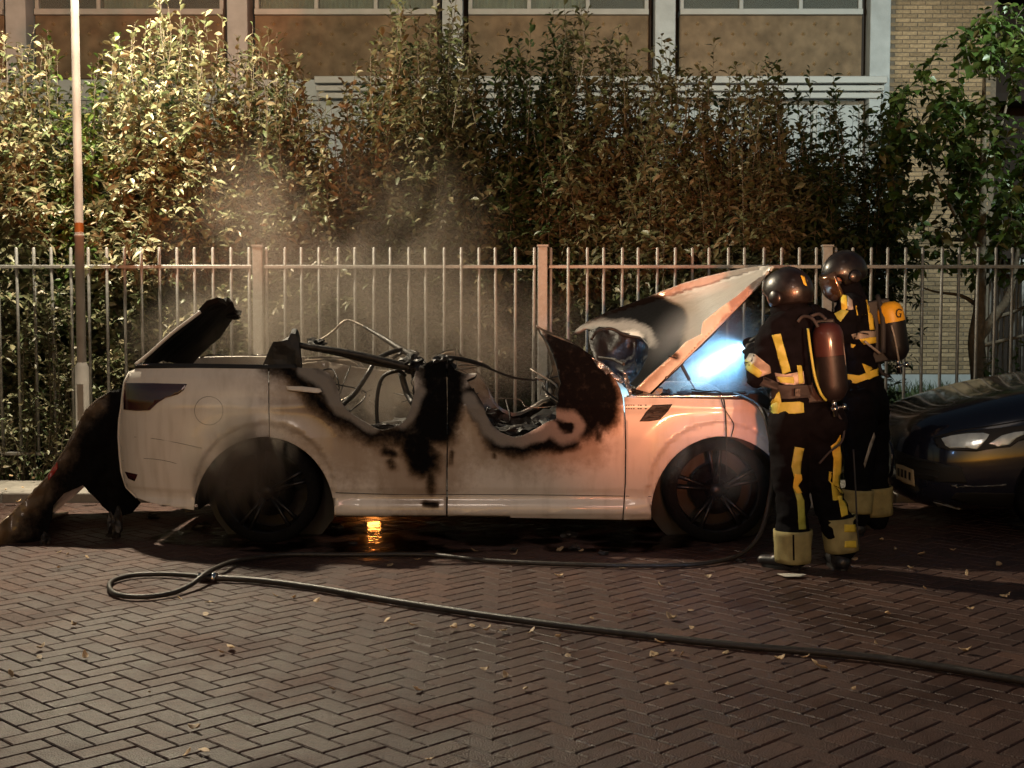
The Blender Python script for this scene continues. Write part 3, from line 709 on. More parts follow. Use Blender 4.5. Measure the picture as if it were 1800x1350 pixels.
ASH = [([(535, 652), (565, 668), (585, 695), (600, 718), (625, 735), (655, 748)], 7, 9), ([(735, 690), (728, 715), (708, 745)], 5, 9),
       ([(826, 700), (842, 730), (858, 757), (885, 771), (925, 773), (950, 765), (968, 752)], 7, 8), ([(983, 727), (1005, 735), (1018, 748), (1010, 765), (990, 770), (972, 760)], 5, 9)]
RU = [([(520, 690), (560, 760), (620, 800)], 15, 55), ([(680, 790), (720, 850), (760, 850), (790, 790)], 20, 50), ([(820, 740), (850, 795), (930, 810), (1040, 790)], 4, 35), ([(1030, 790), (1033, 812)], 0, 14), ([(1075, 640), (1088, 700), (1075, 745)], 6, 18)]
def paint_side(x, y):
    wob = 6*noise.noise((x*.03, y*.03, 0)); x2, y2 = x+wob, y+6*noise.noise((x*.03, y*.03, 9))
    c = max(fall(dpoly(x2, y2, p), r, s) for p, r, s in CH); a = max(fall(dpoly(x2, y2, p), r, s) for p, r, s in ASH)
    r_ = max(fall(dpoly(x2, y2, p), r, s) for p, r, s in RU)
    if math.hypot(x-1000, y-752) < 10: a *= .35
    return c, a, r_
car = empty('burnt_car', (0, YC, 0), 'burnt out white estate car with melted roof and raised bonnet, smoking', 'car')
ARCH_R = ell((464, 905), 124, 137, 16, 0, -86)
ARCH_L = [(472.6, 768.3)] + ell((464, 905), 124, 137, 16, -90, -176)
quarter = [(240, 646), (340, 645.5), (471, 647)] + ARCH_L[:-1] + [(340.5, 897), (300, 890), (262, 883), (240, 875), (222, 857), (214, 830), (211, 800), (209, 770), (210, 740), (214, 715), (217, 690), (220, 672), (228, 656)]
rdoor = [(473, 647), (500, 646), (520, 645), (535, 647), (563, 648), (578, 656), (588, 670), (596, 689), (600, 707), (611, 722), (624, 731), (640, 741), (659, 752), (672, 757), (690, 752), (704, 746), (714, 737), (722, 715), (729, 690), (727, 668), (731, 650), (748, 639), (765, 631), (783, 629), (785.5, 700), (785, 800), (784, 908), (690, 908), (590, 909)] + ARCH_R[:-1] + [(474, 768.6)]
fdoor = [(787, 628), (792, 640), (800, 650), (818, 657), (838, 656), (835, 661), (820, 668), (829, 682), (838, 692), (848, 708), (855, 730), (866, 748), (880, 760), (902, 769), (918, 766), (932, 759), (950, 749), (962, 741), (978, 736), (977, 720), (981, 700), (980, 690), (986, 672), (982, 660), (978, 640), (972, 622), (964, 603), (949, 579), (965, 588), (985, 596), (1003, 603), (1022, 612), (1042, 626), (1056, 640), (1070, 653), (1082, 667), (1090, 682), (1095, 700), (1098, 740), (1099, 780), (1098, 850), (1094, 914), (950, 911), (787, 908)]
fender = [(1097, 698), (1150, 699), (1240, 701), (1310, 703), (1330, 711), (1352, 726), (1372, 737), (1400, 745), (1430, 765), (1441, 790), (1444, 830), (1440, 870), (1432, 892), (1405, 897), (1399, 897)] + ell((1270, 905), 126, 138, 30, -4, -176) + [(1145, 914), (1096, 914), (1100, 850), (1101, 780), (1100, 740)]
sd = side(0)
for nm, poly in (('rear_quarter', quarter), ('door', rdoor), ('door', fdoor), ('fender', fender)):
    o = sheet(nm, poly, sd, m_paint, car, 5, paint=paint_side, thick=.010)
    if nm != 'rear_quarter': sheet(nm, poly, sd, m_paint, car, 8, paint=paint_side, thick=.010, world_map=mirror)
    else: sheet(nm, poly, sd, m_paint, car, 9, paint=paint_side, thick=.010, world_map=mirror)
# inner skins: blackened door frames behind the outer panels
sdi = side(.085)
m_inner = car_paint('inner_door', (.30, .27, .24), .8)
def ip(x, y): return (.9 if noise.noise((x*.02, y*.02, 3)) > .05 else .45), (.4 if noise.noise((x*.03, y*.03, 7)) > .1 else 0), .6
def shrink(poly, k=5): return [(x, y+k if y < 790 else y) for x, y in poly]
for poly in (rdoor, fdoor):
    sheet('inner_panel', shrink(poly, 3), sdi, m_char, car, 12, thick=.02)
    sheet('inner_panel', shrink(poly, 3), sdi, m_inner, car, 8, paint=ip, thick=.02, world_map=mirror)
# rear and front ends, closed between the two sides
def endcap(name, pts, bulge, mat):
    near = [sd(x, y) for x, y in pts]; n = 14; vs = []; fs = []
    for k in range(n+1):
        t = k/n
        for p in near:
            q = p.lerp(mirror(p), t); q.x += bulge*(1-(2*t-1)**4)*(1 if p.z > .3 else .7); vs.append(q)
    m_ = len(near)
    for k in range(n):
        for i in range(m_-1): fs.append((k*m_+i, k*m_+i+1, (k+1)*m_+i+1, (k+1)*m_+i))
    return solid(link(name, mesh(name, vs, fs), mat, car, True), .01, 0)
endcap('rear_bumper', [(228, 656), (220, 672), (217, 690), (214, 715), (210, 740), (209, 770), (211, 800), (214, 830), (222, 857), (240, 875)], -.07, m_paint)
endcap('front_bumper', [(1352, 727), (1372, 737), (1400, 745), (1430, 765), (1441, 790), (1444, 830), (1440, 870), (1432, 892)], .10, m_paint)
# lights, handle, vent, filler flap, trims: laid on the side surface
def lay(name, poly, off, mat, step=6, th=.012): return sheet(name, poly, side(-off), mat, car, step, thick=th)
tl = lay('tail_light', [(219, 673), (270, 673.5), (328, 675), (322, 686), (312, 693), (290, 699), (276, 708), (262, 721), (240, 722), (217, 720), (217, 700)], .010, m_redlens)
lay('reflector', [(219, 829), (232, 832), (241, 834), (236, 846), (225, 841)], .006, m_redlens)
lay('door_handle', [(503, 679), (530, 679), (563, 683), (566, 688), (560, 691), (530, 688), (505, 685)], .035, m_paint, th=.02)
v = lay('side_vent', [(1124, 741), (1135, 725), (1147, 712), (1182, 710.5), (1175, 722), (1160, 738), (1140, 741)], .004, m_char)
for k in range(3): lay('vent_slat', [(1137+k*7, 735-k*8), (1160+k*7, 733-k*8), (1162+k*7, 730-k*8), (1140+k*7, 732-k*8)], .012, m_charmetal, th=.006)
def dark_line(pts, r=.0022, mat=m_black, name='crease_shade', off=.001):
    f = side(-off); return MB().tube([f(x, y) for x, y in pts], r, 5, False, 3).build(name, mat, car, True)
dark_line([(367+25*cos(q/3.5), 722+25*sin(q/3.5)) for q in range(23)], .0014, name='filler_flap')
dark_line([(215, 810), (255, 806), (300, 812), (350, 829)], .0014); dark_line([(236, 768), (270, 771), (310, 778), (355, 788)], .0014)  # body creases: their shade drawn in as thin dark tubes
dark_line([(590, 866), (690, 869), (785, 869)]); dark_line([(787, 869), (950, 870), (1096, 872)]); dark_line([(1100, 872), (1145, 873)])
for k in range(9):
    if k not in (4, 7):
        for yy in (711.5, 717.5): lay('scorched_lettering', [(1100+k*4.2, yy), (1103+k*4.2, yy), (1103+k*4.2, yy+1.6), (1100+k*4.2, yy+1.6)], .002, m_black, 8, .001)
f_ = side(.01); MB().tube([f_(x, 696.5) for x in range(1100, 1312, 10)], .006, 6).build('fender_rim', m_chrome, car, True)
lay('headlight', [(1312, 704), (1330, 708), (1352, 722), (1352, 700), (1338, 690), (1315, 692)], -.03, m_blackplastic)
o = lay('window_trim', [(238, 638), (345, 639), (470, 641), (520, 640), (522, 646.5), (470, 648), (340, 646.5), (236, 647.5)], .004, m_blackplastic, 8)
# wheels, wells, floor, sills
def wheel(c, y, s=1, tilt=0, nm='wheel'):
    R_ = .345; wl = MB().lathe((c[0], y, c[1]), (0, s, 0), [(0, .27), (.0, .285), (.01, .315), (.03, .34), (.07, R_), (.19, R_), (.23, .34), (.25, .31), (.25, .27)], 40).build(nm, m_tyre, car, True)
    rm = MB().lathe((c[0], y+.005*s, c[1]), (0, s, 0), [(0, .272), (.0, .283), (.012, .283), (.012, .268), (.05, .262), (.20, .255), (.25, .27)], 40)
    rm.build('rim', m_rim, wl, True)
    sp = MB()
    for k in range(5):
        for dq in (-.13, .13):
            q = 2*pi*k/5+dq+.4; e = Vector((cos(q), 0, sin(q))); q2 = 2*pi*k/5+dq*.35+.4; e2 = Vector((cos(q2), 0, sin(q2)))
            sp.tube([Vector((c[0], y+.05*s, c[1]))+e2*.05, Vector((c[0], y+.035*s, c[1]))+e*.17, Vector((c[0], y+.02*s, c[1]))+e*.27], [.018, .014, .016], 6)
    sp.build('spokes', m_rim, wl, True)
    MB().lathe((c[0], y+.02*s, c[1]), (0, s, 0), [(0, .0), (0, .028), (.01, .038), (.05, .07), (.09, .075)], 20).build('hub', m_rim, wl, True)
    MB().lathe((c[0], y+.12*s, c[1]), (0, s, 0), [(0, 0), (0, .17), (.02, .17), (.02, 0)], 24).build('brake_disc', m_tyre, wl, True)
wheel(RH, Y0+.05); wheel(FH, Y0+.045); wheel(RH, 2*YC-Y0-.05, -1); wheel(FH, 2*YC-Y0-.045, -1)
for cx, cz in (RH, FH):
    for yy, s in ((Y0+.07, 1), (2*YC-Y0-.07, -1)):
        vs = []; fs = []; n = 24
        for k in range(n+1):
            q = pi*k/n*1.16-.08*pi
            for d in (0, .34*s): vs.append((cx+.455*cos(q), yy+d, cz+.455*sin(q)))
        fs = [(2*k, 2*k+1, 2*k+3, 2*k+2) for k in range(n)]
        solid(link('wheel_well', mesh('wheel_well', vs, fs), m_black, car, True), .01, 0)
        MB().lathe((cx, yy+.30*s, cz), (0, s, 0), [(0, 0), (0, .455), (.01, .455)], 24).build('wheel_well', m_black, car)
x_ = lambda px: W(px, 700, 8.8).x
MB().box((x_(300), Y0+.42, .20), (x_(1400), 2*YC-Y0-.42, .30)).build('floor', m_char, car)
MB().box((x_(592), Y0+.10, .19), (x_(1143), Y0+.42, .29)).build('sill', m_black, car); MB().box((x_(592), 2*YC-Y0-.42, .19), (x_(1143), 2*YC-Y0-.10, .29)).build('sill', m_black, car)
MB().box((x_(250), Y0+.2, .32), (x_(340), 2*YC-Y0-.2, .55)).build('rear_floor', m_char, car)
MB().box((x_(590), Y0+.4, .12), (x_(760), 2*YC-Y0-.4, .19)).build('exhaust', m_charmetal, car)

def crumple(name, c, size, mat, parent, seed=0, amp=.35, n=3, kind=None):
    bm = bmesh.new(); bmesh.ops.create_icosphere(bm, subdivisions=n, radius=1)
    for v in bm.verts:
        d = 1+amp*noise.fractal(v.co*1.8+Vector((seed, seed*.7, 0)), .8, 2.2, 5); v.co = Vector((v.co.x*size[0], v.co.y*size[1], v.co.z*size[2]))*d+Vector(c)
    me = bpy.data.meshes.new(name); bm.to_mesh(me); bm.free(); return link(name, me, mat, parent, False)
# interior: dash, seat backs, seats, tunnel
crumple('dashboard', (x_(1010), YC, .66), (.26, .70, .17), m_char, car, 3, .4, 4)
crumple('firewall', (x_(1085), YC, .72), (.10, .74, .26), m_char, car, 5, .3, 4)
for yy, s in ((9.36, 1), (10.12, 1)):
    crumple('seat', (x_(880), yy, .44), (.24, .22, .10), m_char, car, yy, .5); 
    mb = MB(); xx = x_(822)
    mb.tube([(xx+.1, yy-.2, .42), (xx+.0, yy-.21, .72), (xx-.07, yy-.18, .96), (xx-.09, yy, 1.02), (xx-.07, yy+.18, .96), (xx, yy+.21, .72), (xx+.1, yy+.2, .42)], .014, 8, True, 4)
    for z in (.55, .66, .77, .88): mb.tube([(xx+.03, yy-.2, z), (xx-.02, yy, z-.02), (xx+.03, yy+.2, z)], .006, 6, True, 3)
    mb.build('seat_frame', m_charmetal, car, True)
# rear bench back: pale ash sheet
def rb(px, py): return W(px, py, 9.25+.9*min(1, max(0, (760-py)/170)))
m_ashp = car_paint('rear_panel_ash', (.40, .36, .31), .85)
sheet('rear_bench_panel', [(520, 765), (528, 640), (570, 634), (640, 648), (700, 652), (745, 655), (752, 700), (745, 770)], lambda x, y: W(x, y, 10.25+.04*noise.noise((x*.03, y*.03, 0))), m_ashp, car, 6, paint=lambda x, y: (.55*max(0, noise.noise((x*.02, y*.02, 5))*2.2), .3, .5), thick=.02)
fr = MB(); T = lambda *p: [W(x, y, d) for x, y, d in p]
fr.tube(T((664, 752, 9.1), (662, 715, 9.1), (666, 680, 9.1), (676, 660, 9.1), (700, 652, 9.1), (712, 660, 9.15)), .013, 8, True, 5)
fr.tube(T((602, 712, 9.3), (625, 690, 9.3), (648, 655, 9.3), (662, 632, 9.4), (690, 618, 9.6), (705, 615, 9.7)), .017, 8, True, 5)
fr.tube(T((705, 655, 9.2), (715, 690, 9.2), (728, 712, 9.1)), .022, 8, True, 3)
fr.build('seat_frame', m_charmetal, car, True)
# fallen roof structure
rr_ = MB()
rr_.tube(T((520, 606, 8.95), (560, 612, 8.95), (620, 622, 8.95), (680, 636, 8.95), (720, 646, 8.95), (752, 652, 8.92)), [.020, .022, .024, .026, .028, .024], 8, True, 4)
rr_.tube(T((535, 611, 9.0), (600, 624, 9.0), (660, 640, 9.0), (735, 652, 8.95)), .012, 8, True, 4)
rr_.build('roof_rail', m_charmetal, car, True)
rr_ = MB().tube(T((560, 600, 10.3), (585, 583, 10.3), (603, 566, 10.3), (618, 564, 10.3), (650, 580, 10.2)), .009, 8, True, 4)
rr_.build('roof_strip', m_baretube, car, True)
rr_ = MB().tube(T((640, 574, 10.2), (680, 598, 10.0), (705, 614, 9.8), (735, 630, 9.4), (750, 645, 9.2)), [.010, .02, .022, .02, .016], 8, True, 4)
rr_.tube(T((690, 630, 10), (716, 616, 10), (735, 622, 9.9)), .012, 6, True, 3)
rr_.build('roof_bar', m_charmetal, car, True)
rr_ = MB().tube(T((785, 628, 9.0), (815, 632, 9.1), (850, 642, 9.3), (870, 652, 9.5), (905, 664, 9.8), (945, 668, 10), (985, 660, 10.1), (1010, 650, 10.2)), [.014, .016, .014, .007, .009, .005, .005, .004], 7, True, 4)
rr_.build('roof_bar', m_charmetal, car, True)
crumple('melted_trim', W(555, 603, 9.3), (.06, .1, .03), m_charmetal, car, 11, .8)
crumple('melted_trim', W(728, 640, 8.98), (.07, .10, .05), m_charmetal, car, 12, .9); crumple('melted_trim', W(775, 642, 8.98), (.07, .08, .06), m_char, car, 13, .8)
crumple('melted_trim', W(735, 655, 8.95), (.05, .06, .04), m_charmetal, car, 17, .9)
crumple('melted_trim', W(742, 700, 8.93), (.06, .04, .16), m_char, car, 14, .6); crumple('melted_trim', W(682, 750, 8.93), (.09, .03, .02), m_charmetal, car, 15, .9)
for k in range(16):
    px = rnd.uniform(850, 980); crumple('melted_trim', W(px, 742+18*math.sin((px-850)/130*3.14)+rnd.gauss(0, 3), rnd.uniform(9.1, 9.8)), (.05+.04*rnd.random(), .06, .02+.03*rnd.random()), m_char if k % 3 else m_charmetal, car, 20+k, .9, 2)
for k in range(34):
    px = rnd.uniform(560, 1040) if k < 26 else rnd.uniform(740, 1080); y0_ = rnd.uniform(640, 740); d = rnd.uniform(9.15, 10.3); p = [(px, y0_, d)]
    for q in range(4): p.append((p[-1][0]+rnd.gauss(0, 24), min(765, p[-1][1]+rnd.gauss(6, 16)), d+rnd.gauss(0, .12)))
    MB().tube(T(*p), rnd.choice([.003, .005, .008]), 5, True, 4).build('hanging_wire', m_charmetal if k % 4 else m_baretube, car, True)
for yy in (9.36, 10.12):
    for gx in range(5):
        for gy in range(4):
            c = (x_(880)-.2+gx*.1, yy-.17+gy*.11, .50); MB().tube([(c[0]+.025*cos(q), c[1]+.025*sin(q), c[2]+.012*q/1.5) for q in np.linspace(0, 15, 22)], .003, 4).build('seat_spring', m_baretube, car, True)
for k in range(12):
    px = rnd.uniform(560, 1060); crumple('burnt_debris', W(px, rnd.uniform(735, 775) if px < 1000 else rnd.uniform(690, 740), rnd.uniform(9.1, 10.0)), (.07+.05*rnd.random(), .08, .04+.04*rnd.random()), m_char if k % 2 else m_charmetal, car, 100+k, 1.0, 3)
# remains of the rear side window, and the tailgate
def slab(name, poly, d0, d1, mat, step=10, amp=.01, shear=0):
    """solid cut to the outline on the near face, running back across the car to d1"""
    bm = grid_poly(poly, step)
    for v in bm.verts:
        x, y = v.co.x, v.co.y; p = W(x, y, d0); v.co = p+Vector((0, amp*noise.noise(p*9), 0))
    r = bmesh.ops.extrude_face_region(bm, geom=bm.faces[:]); vs = [e for e in r['geom'] if isinstance(e, bmesh.types.BMVert)]
    for v in vs: v.co.y += d1-d0; v.co.x += shear; v.co.z += amp*2*noise.noise(v.co*6)
    bmesh.ops.recalc_face_normals(bm, faces=bm.faces[:]); me = bpy.data.meshes.new(name); bm.to_mesh(me); bm.free(); return link(name, me, mat, car, False)
slab('rear_side_window', [(461, 643), (472, 616), (480, 601), (492, 600), (506, 597), (511, 586), (519, 587), (524, 596), (527, 615), (530, 636), (528, 646)], 8.90, 8.96, m_blackplastic, 8, .03)
m_tail = M('burnt_tailgate', (.007, .007, .007), .85, 0, .5, 12, .6, 50, .12)
ne = [(252, 643), (275, 618), (300, 594), (328, 569), (352, 549), (366, 538), (384, 532)]; fe = [(326, 645), (346, 624), (366, 606), (385, 588), (398, 572), (408, 560), (416, 549)]
vs = []; fs = []; nk = 14
for k in range(nk+1):
    t = k/nk
    for (a, b), (c, d) in zip(ne, fe):
        p = W(a, b, 9.02).lerp(W(c, d, 10.42), t); p += Vector((.02, 0, .035))*(1-(2*t-1)**2)+Vector((0, 0, .03*noise.noise(p*5)+(.03*noise.noise(p*14) if a > 360 else 0))); vs.append(p)
for k in range(nk):
    for i in range(6): fs.append((k*7+i, k*7+i+1, (k+1)*7+i+1, (k+1)*7+i))
solid(link('tailgate', mesh('tailgate', vs, fs), m_tail, car, False), .035, 0)
crumple('melted_trim', W(405, 552, 10.1), (.08, .14, .035), m_tail, car, 31, .7)
MB().tube(T((238, 641, 9.0), (262, 622, 9.0), (300, 588, 9.0), (335, 561, 9.0), (352, 548, 9.0)), .012, 8, True, 4).build('tailgate_edge', m_paint, car, True)
MB().tube(T((238, 641.5, 8.98), (262, 641, 8.96)), .004, 6).build('chrome_strip', m_chrome, car, True)
MB().tube(T((352, 629, 10.2), (368, 624, 10.2), (395, 623, 10.2)), .005, 6).build('chrome_strip', m_chrome, car, True); MB().tube(T((441, 625, 10.2), (470, 624, 10.2)), .005, 6).build('chrome_strip', m_chrome, car, True)
MB().box((x_(250), 8.95, 1.12), (x_(470), 9.0, 1.145)).build('load_bay_edge', m_char, car); 
MB().box((x_(262), 9.02, 1.02), (x_(480), 10.45, 1.04)).build('load_cover', m_char, car)
# windscreen pillar, scuttle
m_glint = M('glint_foil', (.45, .5, .55), .25, .8, .4, 30, .8, 40)
def glint_foil(poly, d, nm='highlight_scrap'):
    return sheet(nm, poly, lambda x, y: W(x, y, d+.05*noise.noise((x*.08, y*.08, d))), m_glint, car, 5, thick=.003)
glint_foil([(1040, 628), (1062, 640), (1085, 660), (1098, 672), (1090, 674), (1070, 662), (1050, 645)], 8.86); glint_foil([(1093, 650), (1100, 655), (1106, 668), (1110, 695), (1104, 690), (1098, 672)], 8.9); glint_foil([(1098, 672), (1107, 676), (1112, 694), (1106, 696)], 8.82)  # bluish scraps added as highlights on the black pillar
MB().tube(T((1096, 640, 9.4), (1080, 632, 9.6), (1050, 628, 9.9)), .012, 6).build('wiper', m_charmetal, car)
for k, (px, py, s) in enumerate(((1115, 686, .05), (1135, 692, .045), (1150, 689, .05), (1128, 694, .03), (1172, 690, .04), (1160, 694, .03))):
    crumple('engine_debris', W(px, py, 9.0+.05*k), (s, s, s*.6), m_ash if k in (1, 2) else m_charmetal, car, 40+k, .8, 2)
# bonnet
L0 = Vector((1143, 690)); L1 = Vector((1345, 480)); ld = (L1-L0).normalized(); ln_ = Vector((-.7207, -.6932))
def hood_D(x, y):
    p = Vector((x, y))-L0; s = p.dot(ld); d = p.dot(Vector((-abs(ld.y), -abs(ld.x))))
    dm = max(10, 168-(s+15)*.52); t = max(0, min(1.08, d/dm)); return 8.84+1.62*t**.9
hood = [(1040, 561), (1070, 547), (1100, 536), (1140, 521), (1200, 498), (1240, 486), (1280, 477), (1310, 471), (1335, 467.5), (1352, 467.5), (1362, 469), (1352, 476), (1345, 482), (1336, 497), (1322, 513), (1300, 536), (1272, 565), (1240, 596), (1205, 631), (1175, 660), (1143, 691), (1128, 686), (1113, 678), (1107, 674), (1118, 664), (1130, 645), (1139, 626), (1140, 612), (1136, 598), (1125, 591), (1108, 589), (1092, 586), (1078, 580), (1060, 577), (1045, 579), (1030, 577), (1012, 586), (1003, 589)]
hood = [(1003, 589), (1020, 573)] + hood[:-1]
def paint_hood(x, y):
    x2, y2 = x+7*noise.noise((x*.03, y*.03, 2)), y+7*noise.noise((x*.03, y*.03, 5))
    c = max(fall(dpoly(x2, y2, [(1150, 560), (1172, 570), (1165, 600), (1150, 640), (1125, 672)]), 24, 13), fall(dpoly(x2, y2, [(1060, 556), (1110, 545), (1150, 545), (1178, 560)]), 19, 11), fall(dpoly(x2, y2, [(1000, 590), (1050, 566)]), 2, 10))
    a = fall(dpoly(x2, y2, [(1020, 580), (1070, 570), (1110, 572), (1140, 585), (1147, 600)]), 5, 9)*.85
    r = max(fall(dpoly(x2, y2, [(1120, 680), (1160, 650), (1200, 600), (1215, 560), (1190, 530)]), 8, 30), fall(dpoly(x2, y2, [(1040, 560), (1120, 530)]), 6, 18))
    return min(1.25, c*1.5), a, r
hd_ = sheet('bonnet', hood, lambda x, y: W(x, y, hood_D(x, y)), m_paint, car, 5, paint=paint_hood, thick=.012)
# folded near flange of the bonnet
fl = [(1118, 684), (1143, 691.5), (1175, 662), (1205, 633), (1240, 598), (1272, 567), (1300, 538), (1322, 515), (1337, 499), (1346, 482), (1334, 488), (1318, 500), (1296, 520), (1268, 540), (1236, 566), (1232, 588), (1205, 602), (1190, 618), (1165, 640), (1140, 662)]
def flD(x, y):
    p = Vector((x, y))-L0; d = p.dot(Vector((-abs(ld.y), -abs(ld.x)))); return 8.845-.0013*max(0, d)
def pf(x, y): return fall(dpoly(x, y, [(1228, 588), (1262, 588)]), 0, 12)*.0+fall(dpoly(x, y, [(1180, 618), (1190, 628)]), 0, 7), 0, fall(dpoly(x, y, [(1125, 682), (1150, 655), (1185, 618)]), 3, 12)
def flange_fn(x, y): p = W(x, y, flD(x, y)); return p
sheet('bonnet_flange', fl, flange_fn, m_paint, car, 5, paint=pf, thick=.008)
sheet('bonnet_underside', [(1146, 688), (1180, 640), (1240, 575), (1300, 520), (1340, 484), (1345, 484), (1322, 516), (1272, 568), (1205, 634)], lambda x, y: W(x, y, 8.88+1.4*min(1, max(0, ((Vector((x, y))-L0).dot(Vector((-abs(ld.y), -abs(ld.x)))))/40))), m_char, car, 8, thick=.01)
sheet('bonnet_liner', [(1034, 583), (1046, 577), (1062, 575), (1080, 578), (1095, 584), (1130, 590), (1150, 598), (1150, 640), (1125, 668), (1112, 690), (1085, 668), (1060, 645), (1042, 625), (1036, 605)], lambda x, y: W(x, y, 10.1-.45*min(1, max(0, (y-580)/110))+.09*noise.noise((x*.05, y*.03, 1))+.05*noise.noise((x*.2, y*.05, 1))), m_char, car, 6, thick=.01)
MB().tube(T((1040, 596, 9.9), (1050, 582, 9.95), (1075, 578, 9.98), (1098, 589, 9.95), (1130, 596, 9.9), (1142, 610, 9.8)), .012, 6, True, 4).build('liner_edge', m_charmetal, car, True)
MB().tube(T((1198, 642, 9.0), (1212, 668, 9.0)), .012, 8).build('gas_strut', m_blackplastic, car); MB().tube(T((1212, 668, 9.0), (1227, 693, 9.0)), .005, 6).build('gas_strut_rod', m_chrome, car)
MB().tube(T((1175, 626, 8.8), (1190, 630, 8.79)), .004, 5).build('stay', m_black, car)
# engine bay
MB().box((x_(1105), 8.98, .60), (x_(1345), 10.5, .72)).build('engine_bay_floor', m_char, car)
for k in range(16):
    px = rnd.uniform(1140, 1340); crumple('engine_part', W(px, rnd.uniform(688, 706), rnd.uniform(9.1, 10.2)), (.06+.08*rnd.random(), .1, .03+.04*rnd.random()), (m_charmetal, m_char, m_rim)[k % 3], car, 60+k, .5, 2)
MB().tube(T((1215, 690, 8.95), (1260, 693, 8.95), (1310, 690, 8.95)), .012, 8).build('slam_panel', m_rim, car)
MB().box((x_(1225), 8.93, .925), (x_(1340), 8.97, .965)).build('inner_wing', m_rim, car)
# melted bumper skin sagging from the tail to the ground
mb_p = [(219, 684), (196, 688), (172, 704), (152, 722), (139, 742), (124, 770), (104, 806), (82, 838), (50, 872), (18, 905), (-12, 930), (-24, 955), (8, 968), (50, 967), (84, 963), (82, 945), (90, 915), (94, 888), (112, 868), (145, 852), (160, 868), (182, 890), (198, 905), (210, 908), (232, 902), (248, 884), (226, 858), (214, 828), (212, 770), (216, 700)]
m_melt = car_paint('melted_bumper', (.15, .095, .045), .5)
def meltD(x, y): return 9.12 - .32*min(1, max(0, (150-x)/150)) + .22*((x-150)/100)**2*(1 if x > 150 else 0) + .05*noise.noise((x*.03, y*.02, 2)) + .02*noise.noise((x*.08, y*.06, 4))
def paint_melt(x, y):
    t = (x+.55*(y-900)+6*noise.noise((x*.04, y*.04, 0)) - 35)/60; c = max(0, min(1.15, .25+t*.9+.5*noise.noise((x*.02, y*.02, 7)))); return c, 0, .4*max(0, noise.noise((x*.05, y*.05, 5)))
bump_root = empty('melted_bumper', (W(60, 960, 8.9).x, 9.0, 0), 'melted black and tan bumper skin sagging from the burnt car to the ground', 'bumper')
car_save = car; 
sk = sheet('skin', mb_p, lambda x, y: W(x, y, meltD(x, y)), m_melt, bump_root, 6, paint=paint_melt, thick=.012)
top_ = [(219, 684), (196, 688), (172, 704), (152, 722), (139, 742), (124, 770), (104, 806), (82, 838), (50, 872), (18, 905), (-12, 930), (-24, 955), (8, 968)]
vs = []; fs = []; ca = []
for k in range(11):
    for (x, y) in top_:
        p = W(x, y, meltD(x, y)); p.y += .125*k; p.x += .03*sin(k*.9)+.04*noise.noise(p*3); p.z = max(.01, p.z-.05*(k/10)**2+.04*noise.noise(p*4)*(k > 0)); vs.append(p); ca.append(paint_melt(x, y)[0])
for k in range(10):
    for i in range(len(top_)-1): fs.append((k*13+i, k*13+i+1, (k+1)*13+i+1, (k+1)*13+i))
me = mesh('skin', vs, fs); fill_attr(me, 'char', ca); solid(link('skin', me, m_melt, bump_root, True), .012, 0)
sheet('red_lens', [(84, 836), (100, 813), (102, 822), (96, 832), (85, 845)], lambda x, y: W(x, y, meltD(x, y)-.018), M('red_lens', (.32, .03, .025), .25), bump_root, 4, thick=.01)
crumple('bracket', W(202, 925, 9.05), (.045, .05, .10), m_charmetal, bump_root, 71, .7); crumple('bracket', W(80, 950, 8.83), (.03, .03, .04), m_charmetal, bump_root, 72, .7)
# loose wires over the wing
wr = MB().tube(T((1215, 684, 8.9), (1240, 688, 8.82), (1262, 688, 8.76), (1272, 700, 8.74), (1276, 740, 8.74), (1277, 800, 8.78), (1277, 835, 8.8)), .0045, 6, True, 4)
wr.tube(T((1266, 690, 8.76), (1272, 715, 8.74), (1284, 735, 8.75), (1290, 748, 8.75), (1285, 768, 8.76)), .003, 6, True, 3); wr.tube(T((1352, 735, 8.86), (1338, 755, 8.84), (1325, 775, 8.84)), .002, 5)
wr.build('loose_cable', m_black, car, True)
# glowing lump hidden under the far sill, added for its orange reflection
m_underglow = M('underglow', (.9, .3, .05), .6, emit=(1, .33, .06), es=24)
em = crumple('added_glow', (W(657, 910, 10.1).x, 10.1, .11), (.04, .04, .07), m_underglow, None, 5, .5, 3)
tag(em, 'small hidden orange glow added under the burnt car for its reflection on the paving', 'added_glow')
wf = sheet('puddle', [(300, 930), (480, 925), (700, 915), (900, 920), (1130, 925), (1300, 950), (1120, 972), (900, 968), (650, 975), (420, 968), (250, 950)], lambda x, y: G(x+14*noise.noise((x*.02, y*.05, 0)), y, .0065), m_water, None, 12, thick=0, paint=None)
tag(wf, kind='structure')
# ---------------------------------------------------------------- dark car parked at the right
CY = 9.86
dc = empty('parked_car', (4.6, CY, 0), 'dark blue hatchback cut off by the right edge, its headlight catching the light', 'car')
stt = [(2.66, .30, .34, .60), (2.69, .50, .27, .70), (2.76, .64, .19, .775), (2.88, .74, .145, .835), (3.05, .815, .135, .885), (3.3, .865, .13, .965), (3.65, .895, .14, 1.03), (4.0, .905, .15, 1.085), (4.3, .91, .17, 1.12), (5.2, .915, .17, 1.10), (6.2, .915, .17, 1.10), (6.9, .88, .2, 1.06), (7.15, .75, .3, .95)]
def sec(w_, z0, z1, n=40):
    out = []
    for k in range(n):
        q = 2*pi*k/n; c, s = cos(q), sin(q); e = .42
        y = w_*math.copysign(abs(c)**e, c); z = (z0+z1)/2 + (z1-z0)/2*math.copysign(abs(s)**.62, s)
        if s > 0: y *= 1-.10*s
        out.append((y, z))
    return out
vs = []; fs = []; n = 40
